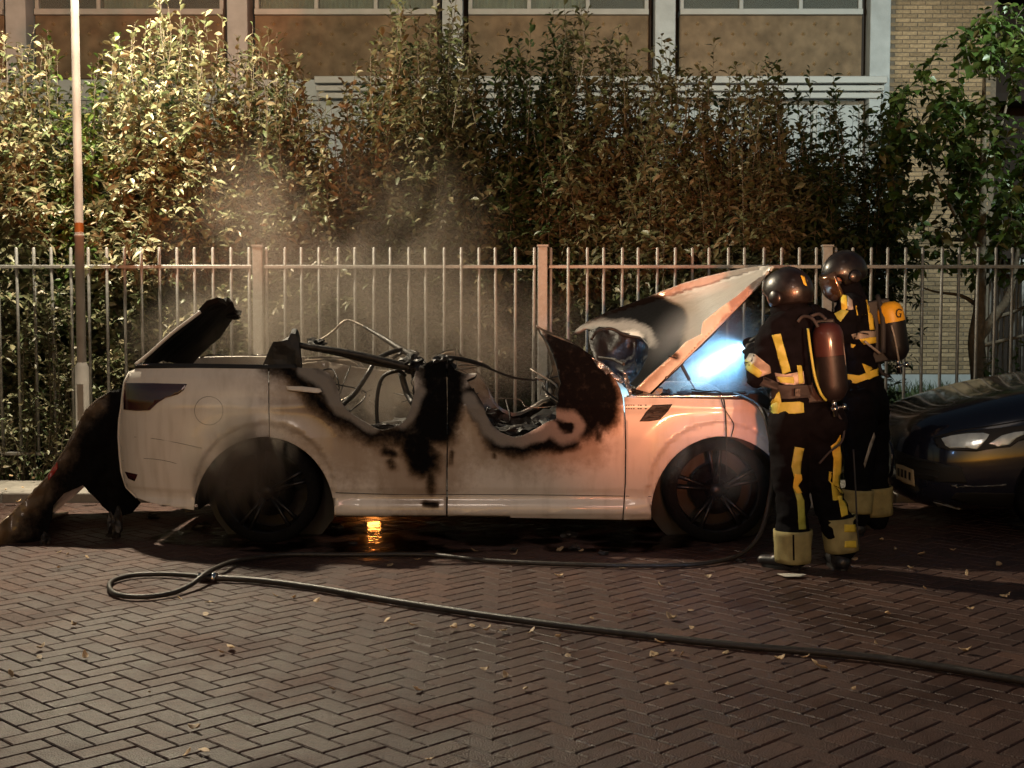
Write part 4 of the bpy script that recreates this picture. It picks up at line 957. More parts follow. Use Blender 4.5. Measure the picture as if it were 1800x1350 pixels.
for (X, w_, z0, z1) in stt:
    vs += [(X, CY+y, z) for y, z in sec(w_, z0, z1)]
for i in range(len(stt)-1):
    for k in range(n): fs.append((i*n+k, i*n+(k+1) % n, (i+1)*n+(k+1) % n, (i+1)*n+k))
fs.append(tuple(range(n))); fs.append(tuple((len(stt)-1)*n+k for k in range(n))[::-1])
body = sub(link('body', mesh('body', vs, fs), m_bluepaint, dc, True), 2)
bpy.context.view_layer.update()
dg = bpy.context.evaluated_depsgraph_get()
bvh_car = BVHTree.FromObject(body, dg)
def on(bvh, off, back=None):
    def fn(px, py):
        d = ray(px, py).normalized(); h = bvh.ray_cast(CAMP, d, 40)
        if h[0] is not None:
            return h[0] + h[1]*off
        q = CAMP + d*(back or 9); h = bvh.find_nearest(q); return h[0]+h[1]*off
    return fn
def dec(name, poly, off, mat, step=5, th=.004, bv_=None, par=None, back=9.2): return sheet(name, poly, on(bv_ or bvh_car, off, back), mat, par or dc, step, thick=th)
hl = dec('headlight', [(1655, 771), (1672, 766), (1700, 762), (1728, 761), (1739, 764), (1734, 772), (1724, 784), (1717, 790), (1700, 787), (1670, 788), (1662, 783)], .006, m_glassclear, 4, .012)
dec('headlight', [(1738, 780), (1760, 766), (1782, 760), (1800, 758), (1800, 764), (1786, 770), (1775, 781), (1755, 785)], .006, m_glassclear, 4, .012)
dec('headlight_frame', [(1640, 772), (1668, 763), (1720, 756), (1775, 750), (1830, 745), (1830, 768), (1790, 776), (1776, 786), (1745, 789), (1715, 794), (1668, 792), (1648, 786)], .003, m_blackplastic, 5)
dec('grille', [(1572, 790), (1600, 800), (1640, 812), (1690, 822), (1700, 850), (1640, 846), (1600, 838), (1574, 826)], .003, m_black, 6)
for k in range(3): dec('grille_bar', [(1574, 796+k*11), (1610, 806+k*12), (1650, 814+k*12), (1650, 817+k*12), (1610, 809+k*12), (1574, 799+k*11)], .009, m_blackplastic, 6)
m_plate = M('number_plate', (.36, .30, .20), .5)
dec('number_plate', [(1578, 815), (1590, 818), (1608, 826), (1610, 854), (1592, 848), (1578, 840)], .014, m_plate, 5)
for k, (a, b) in enumerate(((1582, 822), (1588, 824), (1594, 826), (1601, 829))): dec('plate_character', [(a, b), (a+3.2, b+1.2), (a+3.2, b+15), (a, b+13)], .019, m_black, 4, .001)
dec('front_lip', [(1655, 884), (1680, 893), (1720, 898), (1760, 900), (1800, 898), (1800, 902), (1750, 905), (1700, 905), (1660, 898), (1640, 880)], .006, m_galv, 6)
dec('lower_intake', [(1670, 876), (1700, 886), (1760, 889), (1800, 888), (1800, 868), (1720, 866), (1680, 866)], .003, m_black, 8)
dec('bonnet_seam', [(1640, 768), (1680, 757), (1740, 748), (1800, 738), (1800, 740), (1740, 750), (1680, 759.5), (1642, 770)], .002, m_black, 5, .001)
# cabin of the parked car
cb = MB(); ps = [(4.35, .78, 1.05), (5.15, .66, 1.44), (6.3, .64, 1.46), (7.0, .72, 1.05)]
vs = [(x, CY+s*w_, z) for x, w_, z in ps for s in (-1, 1)] + [(ps[0][0], CY-.85, 1.0), (ps[3][0], CY-.85, 1.0), (ps[3][0], CY+.85, 1.0), (ps[0][0], CY+.85, 1.0)]
fs = [(0,1,3,2), (2,3,5,4), (4,5,7,6), (0,2,4,6), (1,7,5,3)]
link('cabin', mesh('cabin', vs[:8], fs), m_bluepaint, dc, False)
for X in (3.66, 6.35):
    for s in (-1, 1):
        wl = MB().lathe((X, CY+s*.93, .32), (0, -s, 0), [(0, .2), (0, .21), (.01, .29), (.04, .325), (.18, .325), (.2, .2)], 32).build('wheel', m_tyre, dc, True)
        MB().lathe((X, CY+s*.925, .32), (0, -s, 0), [(0, .0), (0, .19), (.02, .2)], 24).build('rim', m_rim, wl, True)
# ---------------------------------------------------------------- people
def capsule(mb, p0, p1, r0, r1, wide=None, fl=1.0, n=20):
    """tapered capsule; wide = axis along which the section keeps its radius, fl flattens the other axis"""
    p0, p1 = Vector(p0), Vector(p1); t = (p1-p0); L_ = t.length; t = t.normalized() if L_ > 1e-6 else Vector((0, 0, 1))
    a = Vector(wide) if wide is not None else t.orthogonal(); a = (a - t*a.dot(t)).normalized(); c = t.cross(a)
    prof_ = [(-r0*cos(q), r0*sin(q)) for q in np.linspace(.12, pi/2, 6)] + [(L_+r1*sin(q), r1*cos(q)) for q in np.linspace(0, pi/2-.12, 6)]
    b = len(mb.v)
    for h, r in prof_:
        for j in range(n):
            q = 2*pi*j/n; mb.v.append(tuple(p0+t*h+a*cos(q)*r+c*sin(q)*r*fl))
    k = len(prof_)
    for i in range(k-1):
        for j in range(n):
            j2 = (j+1) % n; mb.f.append((b+i*n+j, b+i*n+j2, b+(i+1)*n+j2, b+(i+1)*n+j))
    mb.f.append(tuple(b+j for j in range(n))[::-1]); mb.f.append(tuple(b+(k-1)*n+j for j in range(n)))
def fuse(name, segs, mat, parent, vox=.014, sm=6, fold=0.0, fs=9, fuse_seed=0, ridge=0):
    mb = MB()
    for s in segs: capsule(mb, *s)
    me = mesh(name+'_src', mb.v, mb.f); o = bpy.data.objects.new('tmp', me); COL.objects.link(o)
    m1 = o.modifiers.new('r', 'REMESH'); m1.mode = 'VOXEL'; m1.voxel_size = vox
    m2 = o.modifiers.new('s', 'SMOOTH'); m2.factor = .5; m2.iterations = sm
    bpy.context.view_layer.update(); dg = bpy.context.evaluated_depsgraph_get()
    me2 = bpy.data.meshes.new_from_object(o.evaluated_get(dg)); me2.name = name
    bpy.data.objects.remove(o); me2.materials.clear()
    if fold:
        nrm = [v.normal.copy() for v in me2.vertices]
        for v, nn in zip(me2.vertices, nrm):
            p = v.co; w_ = Vector((p.x*fs, p.y*fs, p.z*fs*1.5)) + Vector((fuse_seed, 0, 0))
            d = noise.noise(w_) + .5*(1-2*abs(noise.noise(w_*1.4+Vector((5, 5, 5)))))
            v.co = p + nn*d*fold
    me2.update(); return link(name, me2, mat, parent, True)
def glove(wrist, fdir, pnorm, curl, mat, parent, sc=1.0, mirrored=1, name='glove'):
    wv = Vector(wrist); y = Vector(fdir).normalized(); z = (Vector(pnorm)-y*Vector(pnorm).dot(y)).normalized(); x = y.cross(z)*mirrored
    q = lambda a, b, c: wv + (x*a + y*b + z*c)*sc
    s = [(q(0, -.03, 0), q(0, .05, 0), .032*sc, .034*sc, x, .6), (q(-.018, .03, 0), q(-.02, .085, 0), .024*sc, .022*sc, x, .7), (q(.018, .03, 0), q(.02, .085, 0), .024*sc, .022*sc, x, .7)]
    for k, (fx, ln) in enumerate(((-.033, .062), (-.011, .078), (.012, .085), (.034, .075))):
        p = q(fx, .085, 0); a = 0; rr = .0105*sc
        for j, fr_ in enumerate((.45, .32, .25)):
            a += curl*(.6, 1, .8)[j]+.06*k*.3; e = p + (y*cos(a)+z*sin(a)+x*(fx*.9 if j == 0 else 0))*ln*fr_*1.25*sc
            s.append((p, e, rr, rr*.93, x, 1)); p = e; rr *= .93
    p = q(.032, .02, .004); e = q(.062, .055, .02); s.append((p, e, .016*sc, .0125*sc, x, 1)); s.append((e, q(.060, .088, .035), .0125*sc, .011*sc, x, 1))
    return fuse(name, s, mat, parent, .0045, 2)
def boot(mb_name, ankle, toe_dir, parent, mat=m_boot, sc=1.0, nm='boot'):
    a = Vector(ankle); d = Vector(toe_dir); d.z = 0; d.normalize(); sd_ = Vector((-d.y, d.x, 0)); z0 = a.z
    g = Vector((a.x, a.y, 0))
    s = [(a+Vector((0, 0, .10)), a+Vector((0, 0, -.02)), .062, .058, sd_, 1), (g-d*.035+Vector((0, 0, .05)), g+d*.06+Vector((0, 0, .052)), .050, .050, sd_, 1), (g+d*.04+Vector((0, 0, .046)), g+d*.165+Vector((0, 0, .040)), .050, .042, sd_, .8)]
    o = fuse(nm, s, mat, parent, .010, 4)
    for v in o.data.vertices:
        if v.co.z < .006: v.co.z = .006
    sl = MB(); k = 20; ring = []
    for j in range(k):
        q = 2*pi*j/k; r = .052+.004*cos(2*q); c = g+d*(.055+ .125*cos(q)) + sd_*(.048*sin(q)); ring.append(c)
    sl.add([(c.x, c.y, .002) for c in ring]+[(c.x, c.y, .022) for c in ring], [tuple(range(k))[::-1], tuple(range(k, 2*k))]+[(j, (j+1) % k, k+(j+1) % k, k+j) for j in range(k)])
    sl.build('sole', m_black, o); return o
def strap_patch(name, poly, bvh, mat, parent, off=.004, step=4, th=.003, back=8): return sheet(name, poly, on(bvh, off, back), mat, parent, step, thick=th)
def head(c, face, parent, scale=1.0):
    """head with a face, turned towards face"""
    c = Vector(c); f = Vector(face).normalized(); s = Vector((-f.y, f.x, 0)).normalized(); u = s.cross(f)*-1; u = Vector((0, 0, 1)) if abs(u.z) < .2 else (u if u.z > 0 else -u)
    q = lambda a, b, d: c+s*a+f*b+u*d
    segs = [(q(0, -.02, .03), q(0, .015, .03), .088, .085, s, 1), (q(0, .03, -.03), q(0, .05, -.075), .066, .042, s, .9), (q(0, .07, -.005), q(0, .105, -.025), .012, .015, s, 1), (q(0, -.02, -.06), q(0, -.03, -.15), .055, .06, s, 1),
            (q(.03, .083, .02), q(.032, .083, .02), .014, .014, s, 1), (q(-.03, .083, .02), q(-.032, .083, .02), .014, .014, s, 1), (q(-.02, .088, -.058), q(.02, .088, -.058), .010, .010, u, .8),
            (q(.088, 0, .0), q(.09, -.005, .025), .012, .016, f, .6), (q(-.088, 0, .0), q(-.09, -.005, .025), .012, .016, f, .6)]
    return fuse('head', segs, m_skin, parent, .007, 2)
def helmet(c, face, parent, r=.148, flap=True, reflect=True):
    c = Vector(c); f = Vector(face).normalized(); s = Vector((-f.y, f.x, 0)).normalized(); u = f.cross(s)*1
    if u.z < 0: u = -u
    bm = bmesh.new(); bmesh.ops.create_uvsphere(bm, u_segments=40, v_segments=26, radius=1)
    for v in bm.verts:
        x, y, z = v.co; k = 1.0
        if z < -.1: k = 1.0+.02*(-z)
        v.co = Vector((x*r*.90*k, y*r*1.12*k, z*r*1.0))
        if y > .2 and z < -.05: v.co.y *= .8
    geo = [v for v in bm.verts if v.co.z < -r*.62 or (v.co.y > r*.55 and v.co.z < -r*.05)]
    bmesh.ops.delete(bm, geom=geo, context='VERTS')
    for v in bm.verts: x, y, z = v.co; v.co = c+s*x+f*y+u*z
    me = bpy.data.meshes.new('helmet'); bm.to_mesh(me); bm.free(); h = solid(link('helmet', me, m_helmet, parent, True), .008)
    # crest ridge, ear cups, visor
    cr = MB().tube([c+f*(r*1.13*cos(q))+u*(r*1.02*sin(q)) for q in np.linspace(.25, 2.9, 16)], .010, 8); cr.build('crest', m_helmet, h, True)
    for k in (-1, 1): MB().lathe(c+s*k*r*.84-u*r*.28-f*.01, s*k, [(0, .045), (.02, .045), (.03, .035), (.032, .0)], 20).build('ear_cup', m_helmet, h, True)
    return h, s, f, u
# --- firefighter in front
P1 = empty('person', (W(1420, 1000, 8).x, 8.02, 0), 'firefighter nearest the camera in dark turnout gear, aiming a torch under the bonnet', 'person', 'firefighters at the burnt car')
A = lambda x, y, d=8.0: W(x, y, d)
wx = Vector((.85, .53, 0))      # shoulder line of the torso, turned a quarter to the camera
segs = [(A(1402, 745, 8.05), A(1398, 690, 8.05), .165, .150, wx, .78), (A(1400, 690, 8.05), A(1398, 610, 8.02), .150, .178, wx, .72), (A(1398, 612, 8.02), A(1400, 578, 8.0), .175, .150, wx, .70),
        (A(1368, 575, 7.93), A(1425, 575, 8.1), .085, .085), (A(1392, 560, 8.0), A(1385, 535, 8.0), .075, .07),
        # near arm: out to the left and folded back up to the torch
        (A(1362, 585, 7.95), A(1331, 664, 8.02), .083, .068), (A(1331, 664, 8.02), A(1326, 616, 8.46), .067, .048),
        # far arm, forward into the bay
        (A(1432, 590, 8.12), A(1440, 640, 8.4), .075, .06), (A(1440, 640, 8.4), A(1405, 660, 8.68), .06, .048)]
torso = fuse('jacket', segs, m_nomex, P1, .013, 4, .017, 9, 1)
segs = [(A(1405, 730, 8.05), A(1430, 735, 8.05), .150, .145, wx, .8), (A(1440, 738, 8.02), A(1452, 745, 7.98), .13, .12),
        (A(1388, 745, 8.02), A(1392, 840, 8.02), .122, .100), (A(1392, 840, 8.02), A(1394, 950, 8.0), .098, .088),
        (A(1446, 750, 8.02), A(1449, 850, 8.02), .120, .092), (A(1449, 850, 8.02), A(1478, 945, 8.0), .090, .082), (A(1392, 945), A(1394, 975), .092, .088), (A(1478, 925), A(1480, 958), .086, .083)]
legs = fuse('trousers', segs, m_nomex2, P1, .013, 4, .020, 8, 4)
bpy.context.view_layer.update(); dg = bpy.context.evaluated_depsgraph_get()
bt, bl_ = BVHTree.FromObject(torso, dg), BVHTree.FromObject(legs, dg)
sp_ = lambda poly, b_, m, nm='reflective_strip', off=.004: strap_patch(nm, poly, b_, m, P1, off)
sp_([(1357, 589), (1372, 586), (1390, 652), (1376, 658)], bt, m_lime)                       # vertical on the back
sp_([(1318, 622), (1327, 622), (1353, 643), (1355, 655), (1334, 663), (1325, 657), (1306, 644), (1312, 632)], bt, m_silver)
sp_([(1312, 632), (1320, 637), (1336, 650), (1340, 655), (1334, 664), (1306, 645)], bt, m_lime, off=.007)
sp_([(1362, 655), (1380, 658), (1412, 652), (1414, 674), (1385, 678), (1366, 670)], bt, m_silver); sp_([(1366, 662), (1395, 662), (1396, 674), (1372, 672)], bt, m_lime, off=.007)
sp_([(1400, 643), (1408, 642), (1412, 672), (1404, 674)], bt, m_lime, off=.009)
sp_([(1353, 708), (1405, 706), (1412, 708), (1413, 725), (1396, 727), (1353, 727)], bt, m_lime)
sp_([(1397, 785), (1413, 788), (1408, 812), (1407, 832), (1409, 842), (1403, 854), (1413, 880), (1416, 930), (1404, 931), (1401, 880), (1394, 856), (1396, 840), (1391, 820)], bl_, m_lime)
sp_([(1397, 833), (1408, 834), (1409, 843), (1402, 853), (1409, 866), (1401, 868), (1394, 856)], bl_, m_yellow, off=.007)
sp_([(1477, 764), (1478, 772), (1475, 780), (1479, 800), (1478, 828), (1477, 848), (1484, 862), (1490, 905), (1479, 909), (1474, 880), (1463, 850), (1464, 832), (1465, 805), (1460, 784), (1469, 778)], bl_, m_yellow)
def cuff(parent, top, bot, r0, r1, mat=m_cuff):
    top, bot = Vector(top), Vector(bot); ax = bot-top; L_ = ax.length
    mb = MB().lathe(top, ax, [(0, r0*.9), (0, r0), (L_*.15, r0*1.02), (L_*.5, (r0+r1)/2*1.03), (L_*.85, r1*1.04), (L_, r1*1.02), (L_, r1*.9)], 32)
    me = mesh('trouser_cuff', mb.v, mb.f)
    for v in me.vertices: d = noise.noise(v.co*11)*.012; v.co.x += d; v.co.y += d*.7
    return link('trouser_cuff', me, mat, parent, True)
c1_ = cuff(P1, A(1394, 931, 8.0), A(1394, 987, 8.0), .112, .106); c2_ = cuff(P1, A(1474, 909, 8.0), A(1481, 968, 8.0), .104, .098)
dgc = bpy.context.evaluated_depsgraph_get(); bc2 = BVHTree.FromObject(c2_, dgc); bc1 = BVHTree.FromObject(c1_, dgc)
sp_([(1393, 933), (1396, 933), (1397, 985), (1394, 985)], bc1, m_nomex2, 'cuff_seam', .002)
sp_([(1484, 922), (1503, 922), (1504, 935), (1484, 935)], bc2, m_yellow, off=.004); sp_([(1485, 951), (1504, 950), (1505, 963), (1484, 962)], bc2, m_yellow, off=.004)
boot('b', A(1388, 985, 8.0), (-.75, .55, 0), P1); boot('b', A(1477, 980, 8.0), (-.1, .9, 0), P1)
hc = A(1385, 513, 8.0); head(hc-Vector((0, 0, .03)), (-.6, .8, -.2), P1)
h1, s1, f1, u1 = helmet(hc, (-.62, .76, -.12), P1, .136)
fuse('neck_flap', [(A(1386, 545), A(1390, 572), .105, .12, wx, .9)], m_nomex, P1, .012, 3, .006, 9)
bh = BVHTree.FromObject(h1, bpy.context.evaluated_depsgraph_get())
strap_patch('helmet_tape', [(1407, 484), (1414, 487), (1418, 503), (1413, 500)], bh, m_yellow, P1, .003, 3)
sp_([(1345, 676), (1430, 676), (1432, 700), (1345, 702)], bt, m_webbing, 'waist_belt', .010)
MB().obox(A(1402, 690, 7.85), (.014, 0, 0), (0, .006, 0), (0, 0, .022)).build('buckle', m_charmetal, P1)
# breathing set: back plate, cylinder, straps, valve
def breathing_set(parent, p_top, p_bot, r, mtop, split, bodym, back, tlabel=None):
    p_top, p_bot = Vector(p_top), Vector(p_bot); ax = (p_bot-p_top); L_ = ax.length; ax.normalize()
    pr = [(0, 0), (.004, r*.45), (.025, r*.8), (.06, r*.97), (.09, r), (L_*split, r)]
    MB().lathe(p_top, ax, pr, 32).build('cylinder_top', mtop, parent, True)
    pr = [(L_*split+.001, r*1.01), (L_-.10, r*1.01), (L_-.06, r*.97), (L_-.02, r*.7), (L_, r*.35), (L_+.005, 0)]
    MB().lathe(p_top, ax, pr, 32).build('cylinder', bodym, parent, True)
    MB().lathe(p_bot, ax, [(0, .014), (.03, .014), (.031, .024), (.05, .026), (.052, .018), (.085, .018), (.088, 0)], 16).build('valve', m_chrome, parent, True)
    sx = ax.cross(Vector((0, 1, 0))).normalized()
    MB().lathe(p_bot+ax*.035, sx, [(0, .010), (.045, .010), (.046, .018), (.066, .018), (.067, 0)], 14).build('valve_wheel', m_chrome, parent, True)
    c = (p_top+p_bot)/2+Vector(back); bp_ = MB().obox(c, sx*r*1.15, Vector((0, .012, 0)), ax*L_*.52).build('back_plate', m_blackplastic, parent); bevel(bp_, .01)
    return ax
T1t, T1b = A(1453, 566, 7.84), A(1466, 706, 7.84)
breathing_set(P1, T1t, T1b, .087, m_tankred, .42, m_tank, (-.03, .11, 0))
def strip_tube(pts, parent, mat=m_lime, wd=.011, name='reflective_piping', n=4):
    return MB().tube(pts, wd, 6, True, n).build(name, mat, parent, True)
strip_tube([A(1420, 578, 7.80), A(1424, 610, 7.76), A(1432, 660, 7.75), A(1442, 690, 7.76), A(1452, 704, 7.79)], P1, m_lime, .008)
strip_tube([A(1480, 590, 7.80), A(1486, 640, 7.80), A(1487, 690, 7.84)], P1, m_silver, .004)
for pts in ([A(1402, 566, 7.86), A(1412, 556, 7.85), A(1428, 560, 7.8), A(1438, 575, 7.78)], [A(1425, 556, 7.84), A(1440, 552, 7.82), A(1452, 562, 7.78)]):
    MB().tube(pts, .010, 8, True, 4).build('air_hose', m_webbing, P1, True)
MB().tube([A(1462, 715, 7.83), A(1482, 745, 7.9), A(1480, 775, 7.86), A(1458, 795, 7.88), A(1440, 815, 7.88)], .007, 8, True, 5).build('hanging_strap', m_webbing, P1, True)
MB().tube([A(1500, 790, 8.0), A(1504, 860, 7.95), A(1507, 930, 7.93), A(1512, 968, 7.95)], .005, 8, True, 5).build('strap', m_webbing, P1, True)
glove(A(1325, 611, 8.52), (A(1318, 599, 8.70)-A(1325, 611, 8.52)), (.3, -.2, -1), .75, m_glove, P1)
glove(A(1400, 662, 8.72), (-.6, .6, -.4), (0, 0, -1), .35, m_glove, P1, 1, -1)
# torch held in the glove
tp = A(1324, 598, 8.70); tt = W(1185, 684, 9.7); td = (tt-tp).normalized()
tr = empty('torch', tp, 'black hand torch shining blue white light into the engine bay', 'torch')
MB().lathe(tp-td*.09, td, [(0, 0), (0, .018), (.11, .018), (.125, .032), (.165, .036), (.17, .034), (.165, .03)], 20).build('torch_body', m_blackplastic, tr, True)
MB().lathe(tp+td*.068, td, [(0, .0), (0, .030)], 20).build('torch_lens', M('torch_glow', (.9, .95, 1), .3, emit=(.65, .88, 1), es=60), tr)
lamp('torch_beam', 'SPOT', tp+td*.10, 1500, (.50, .84, 1), .02, tt, 20, .7)
lamp('torch_spill', 'SPOT', tp+td*.10, 260, (.25, .62, 1), .03, tt, 66, 1)
# --- second firefighter
P2 = empty('person', (W(1520, 930, 9.3).x, 9.3, 0), 'firefighter behind, leaning over the bonnet, with a yellow topped air cylinder', 'person', 'firefighters at the burnt car')
B = lambda x, y, d=9.3: W(x, y, d); w2 = Vector((.35, .93, 0))
segs = [(B(1518, 690), B(1512, 650), .165, .150, w2, .80), (B(1512, 650), B(1505, 580), .155, .18, w2, .72), (B(1505, 580), B(1498, 545), .175, .14, w2, .75), (B(1498, 540, 9.15), B(1500, 535, 9.45), .085, .085), (B(1492, 530), B(1482, 510), .08, .07),
        (B(1492, 545, 9.12), B(1482, 585, 9.08), .088, .072), (B(1482, 585, 9.08), B(1432, 548, 9.15), .070, .052), (B(1495, 545, 9.5), B(1455, 585, 9.6), .08, .06), (B(1455, 585, 9.6), B(1410, 570, 9.6), .06, .05)]
t2 = fuse('jacket', segs, m_nomex, P2, .013, 4, .017, 9, 9)
segs = [(B(1515, 680), B(1525, 705), .165, .165, w2, .85), (B(1512, 715, 9.18), B(1510, 800, 9.15), .125, .10), (B(1510, 800, 9.15), B(1508, 905, 9.15), .095, .082), (B(1530, 715, 9.4), B(1536, 800, 9.45), .125, .10), (B(1536, 800, 9.45), B(1540, 910, 9.45), .098, .088)]
l2 = fuse('trousers', segs, m_nomex2, P2, .014, 5, .013, 7, 14)
bpy.context.view_layer.update(); dg = bpy.context.evaluated_depsgraph_get(); b2, b3 = BVHTree.FromObject(t2, dg), BVHTree.FromObject(l2, dg)
q2 = lambda poly, b_, m, nm='reflective_strip', off=.004: strap_patch(nm, poly, b_, m, P2, off, 4, .003, 9.2)
q2([(1522, 527), (1530, 528), (1536, 580), (1528, 580)], b2, m_yellow)
q2([(1496, 588), (1516, 582), (1540, 582), (1541, 592), (1512, 596), (1500, 596)], b2, m_silver); q2([(1510, 596), (1540, 592), (1542, 602), (1518, 606)], b2, m_yellow, off=.007)
q2([(1478, 518), (1488, 520), (1490, 542), (1480, 548)], b2, m_yellow); q2([(1490, 520), (1498, 528), (1500, 544), (1490, 545)], b2, m_silver); q2([(1466, 552), (1480, 544), (1492, 546), (1478, 566), (1472, 562)], b2, m_lime, off=.006)
q2([(1486, 657), (1510, 660), (1530, 652), (1548, 646), (1550, 658), (1530, 665), (1505, 674), (1486, 672)], b2, m_yellow); q2([(1496, 604), (1504, 606), (1500, 612), (1496, 611)], b2, m_yellow)
cuff(P2, B(1538, 856, 9.45), B(1541, 905, 9.45), .118, .11); cuff(P2, B(1508, 860, 9.15), B(1506, 900, 9.15), .102, .10)
q2([(1518, 815), (1528, 780), (1536, 760), (1538, 768), (1530, 790), (1520, 822)], b3, m_silver)
boot('b', B(1500, 915, 9.15), (-.9, .3, 0), P2); boot('b', B(1538, 915, 9.45), (-.9, .3, 0), P2)
hc2 = B(1484, 478); head(hc2-Vector((0.01, 0, .03)), (-.85, -.1, -.4), P2); h2, s2, f2, u2 = helmet(hc2, (-.88, -.12, -.38), P2, .134)
# large lowered visor of the jet-style helmet, and breathing mask
vp = []; vf = []; nn = 16; mm = 8
for i in range(nn+1):
    th = -1.15+2.3*i/nn
    for j in range(mm+1):
        ph = .55-1.5*j/mm; r_ = .142+.02*sin(max(0, -ph)*1.2); d = f2*(cos(th)*cos(ph))+s2*sin(th)*cos(ph)*.88+u2*sin(ph)
        vp.append(tuple(hc2+f2*.045-u2*.035+d*r_))
for i in range(nn):
    for j in range(mm): a = i*(mm+1)+j; vf.append((a, a+1, a+mm+2, a+mm+1))
solid(link('visor', mesh('visor', vp, vf), m_visor, h2, True), .003, 0)
fuse('breathing_mask', [(hc2+f2*.07-u2*.05, hc2+f2*.12-u2*.09, .065, .03)], m_blackplastic, P2, .008, 2)
fuse('neck_flap', [(B(1490, 505), B(1500, 535), .095, .11, w2, .9)], m_nomex, P2, .012, 3, .006, 9)
T2t, T2b = B(1562, 530, 9.2), B(1578, 634, 9.2)
m_ylab = M('cylinder_yellow', (.80, .42, .02), .45, 0, .1, 20, .05, 60)
breathing_set(P2, T2t, T2b, .088, m_ylab, .34, m_tank, (-.09, .02, 0))
strip_tube([B(1567, 572, 9.10), B(1574, 600, 9.10), B(1580, 634, 9.13)], P2, m_silver, .007); strip_tube([B(1587, 575, 9.16), B(1593, 605, 9.17), B(1588, 628, 9.18)], P2, m_yellow, .005)
MB().tube([B(1545, 640, 9.25), B(1550, 655, 9.2), B(1562, 662, 9.15)], .012, 8, True, 4).build('air_hose', m_webbing, P2, True)
MB().tube([B(1520, 600, 9.05), B(1535, 612, 9.08), B(1548, 622, 9.15)], .008, 8, True, 3).build('shoulder_strap', m_silver, P2, True)
MB().tube([B(1542, 520, 9.25), B(1552, 560, 9.15), B(1552, 620, 9.15)], .018, 8, True, 4).build('shoulder_strap', m_webbing, P2, True)
glove(B(1428, 546, 9.15), (-1, .3, -.3), (0, 0, -1), .4, m_glove, P2); glove(B(1405, 570, 9.6), (-1, .2, -.2), (0, 0, -1), .4, m_glove, P2, 1, -1)
def letter(ch, loc, rot, size, mat, parent, name='letter', sx=1):
    cu = bpy.data.curves.new(name, 'FONT'); cu.body = ch; cu.size = size; cu.extrude = .001; cu.align_x = 'CENTER'; cu.align_y = 'CENTER'
    o = bpy.data.objects.new('t', cu); COL.objects.link(o); bpy.context.view_layer.update()
    me = bpy.data.meshes.new_from_object(o.evaluated_get(bpy.context.evaluated_depsgraph_get())); bpy.data.objects.remove(o)
    me.materials.clear(); me.transform(Matrix.Translation(loc) @ rot.to_matrix().to_4x4() @ Matrix.Diagonal((sx, 1, 1, 1))); return link(name, me, mat, parent, False)
from mathutils import Euler
lt = (T2t+(T2b-T2t)*.20); letter('G', lt+Vector((.030, -.092, .0)), Euler((pi/2, .14, .30)), .085, m_black, P2, sx=.8)
# ---------------------------------------------------------------- fallen leaves and litter
lfp = [(128, 1100), (150, 1155), (70, 1157), (18, 1185), (405, 1140), (388, 1148), (262, 1218), (345, 1281), (330, 1325), (358, 1322), (315, 1053), (368, 1060), (483, 1048), (516, 1052), (556, 1058), (362, 1082), (682, 1091), (723, 1100), (797, 1105), (830, 1103), (858, 1108), (885, 1110), (680, 1145), (855, 1178), (890, 1190), (733, 1214), (583, 1212), (686, 995), (735, 985), (833, 969), (104, 972), (120, 975), (152, 981), (1095, 1001), (1160, 1030), (1110, 1078), (1180, 1088), (1218, 1106), (1215, 1075), (1040, 1088), (1180, 1147), (1200, 1151), (1275, 1150), (1370, 1160), (1438, 1172), (1417, 1156), (1600, 1000), (1625, 1035), (1768, 1049), (1700, 1008), (1698, 1146), (935, 1112), (980, 1120), (1245, 1015), (1150, 1155), (1560, 1080), (1500, 985), (1575, 967), (1675, 968), (985, 967), (1022, 970), (20, 838), (60, 842), (10, 862), (100, 873), (180, 872), (40, 858), (330, 900), (1550, 950), (1620, 975)]
big = {(405, 1140), (1438, 1172), (723, 1100), (345, 1281), (1110, 1078), (1180, 1088)}
FL = []
ORD = 'first second third fourth fifth sixth seventh eighth ninth tenth eleventh twelfth thirteenth fourteenth fifteenth sixteenth seventeenth eighteenth nineteenth twentieth twenty-first twenty-second twenty-third twenty-fourth twenty-fifth twenty-sixth twenty-seventh twenty-eighth twenty-ninth thirtieth'.split()
def fallen(px, py, k):
    p = G(px, py, .008 if py > 900 else .1); L_ = rnd.uniform(.035, .06)*(1.35 if (px, py) in big else 1)*(.8 if py > 1200 else 1); a = rnd.random()*6.28; wd = L_*rnd.uniform(.22, .34); n = 6; vs = []; cu = rnd.uniform(.2, .9)
    for i in range(n+1):
        t = i/n; w_ = wd*sin(pi*min(.97, t*.94+.05))**.8; zc = cu*L_*(t-.5)**2*1.6
        for s in (-1, 0, 1): vs.append(((t-.5)*L_, s*w_, zc+abs(s)*w_*rnd.uniform(.2, .8)))
    fs = [(i*3+j, i*3+j+1, i*3+j+4, i*3+j+3) for i in range(n) for j in (0, 1)]
    o = solid(link('fallen_leaf', mesh('fallen_leaf', vs, fs), m_leaflitter, None, True), .0008)
    o.location = p+Vector((0, 0, .002)); o.rotation_euler = (rnd.gauss(0, .3), rnd.gauss(0, .3), a)
    where = 'by the thick hose' if 1080 < py < 1190 and px > 650 else ('under the pale leaf bushes near the kerb' if py < 900 else ('in the left foreground' if px < 600 and py > 1100 else ('near the looped hose' if px < 620 else ('in front of the burnt car' if px < 1350 else 'on the paving before the parked car'))))
    tag(o, None, 'leaf', 'fallen leaves ' + where); FL.append((px, where, o))
for k, (px, py) in enumerate(lfp): fallen(px, py, k)
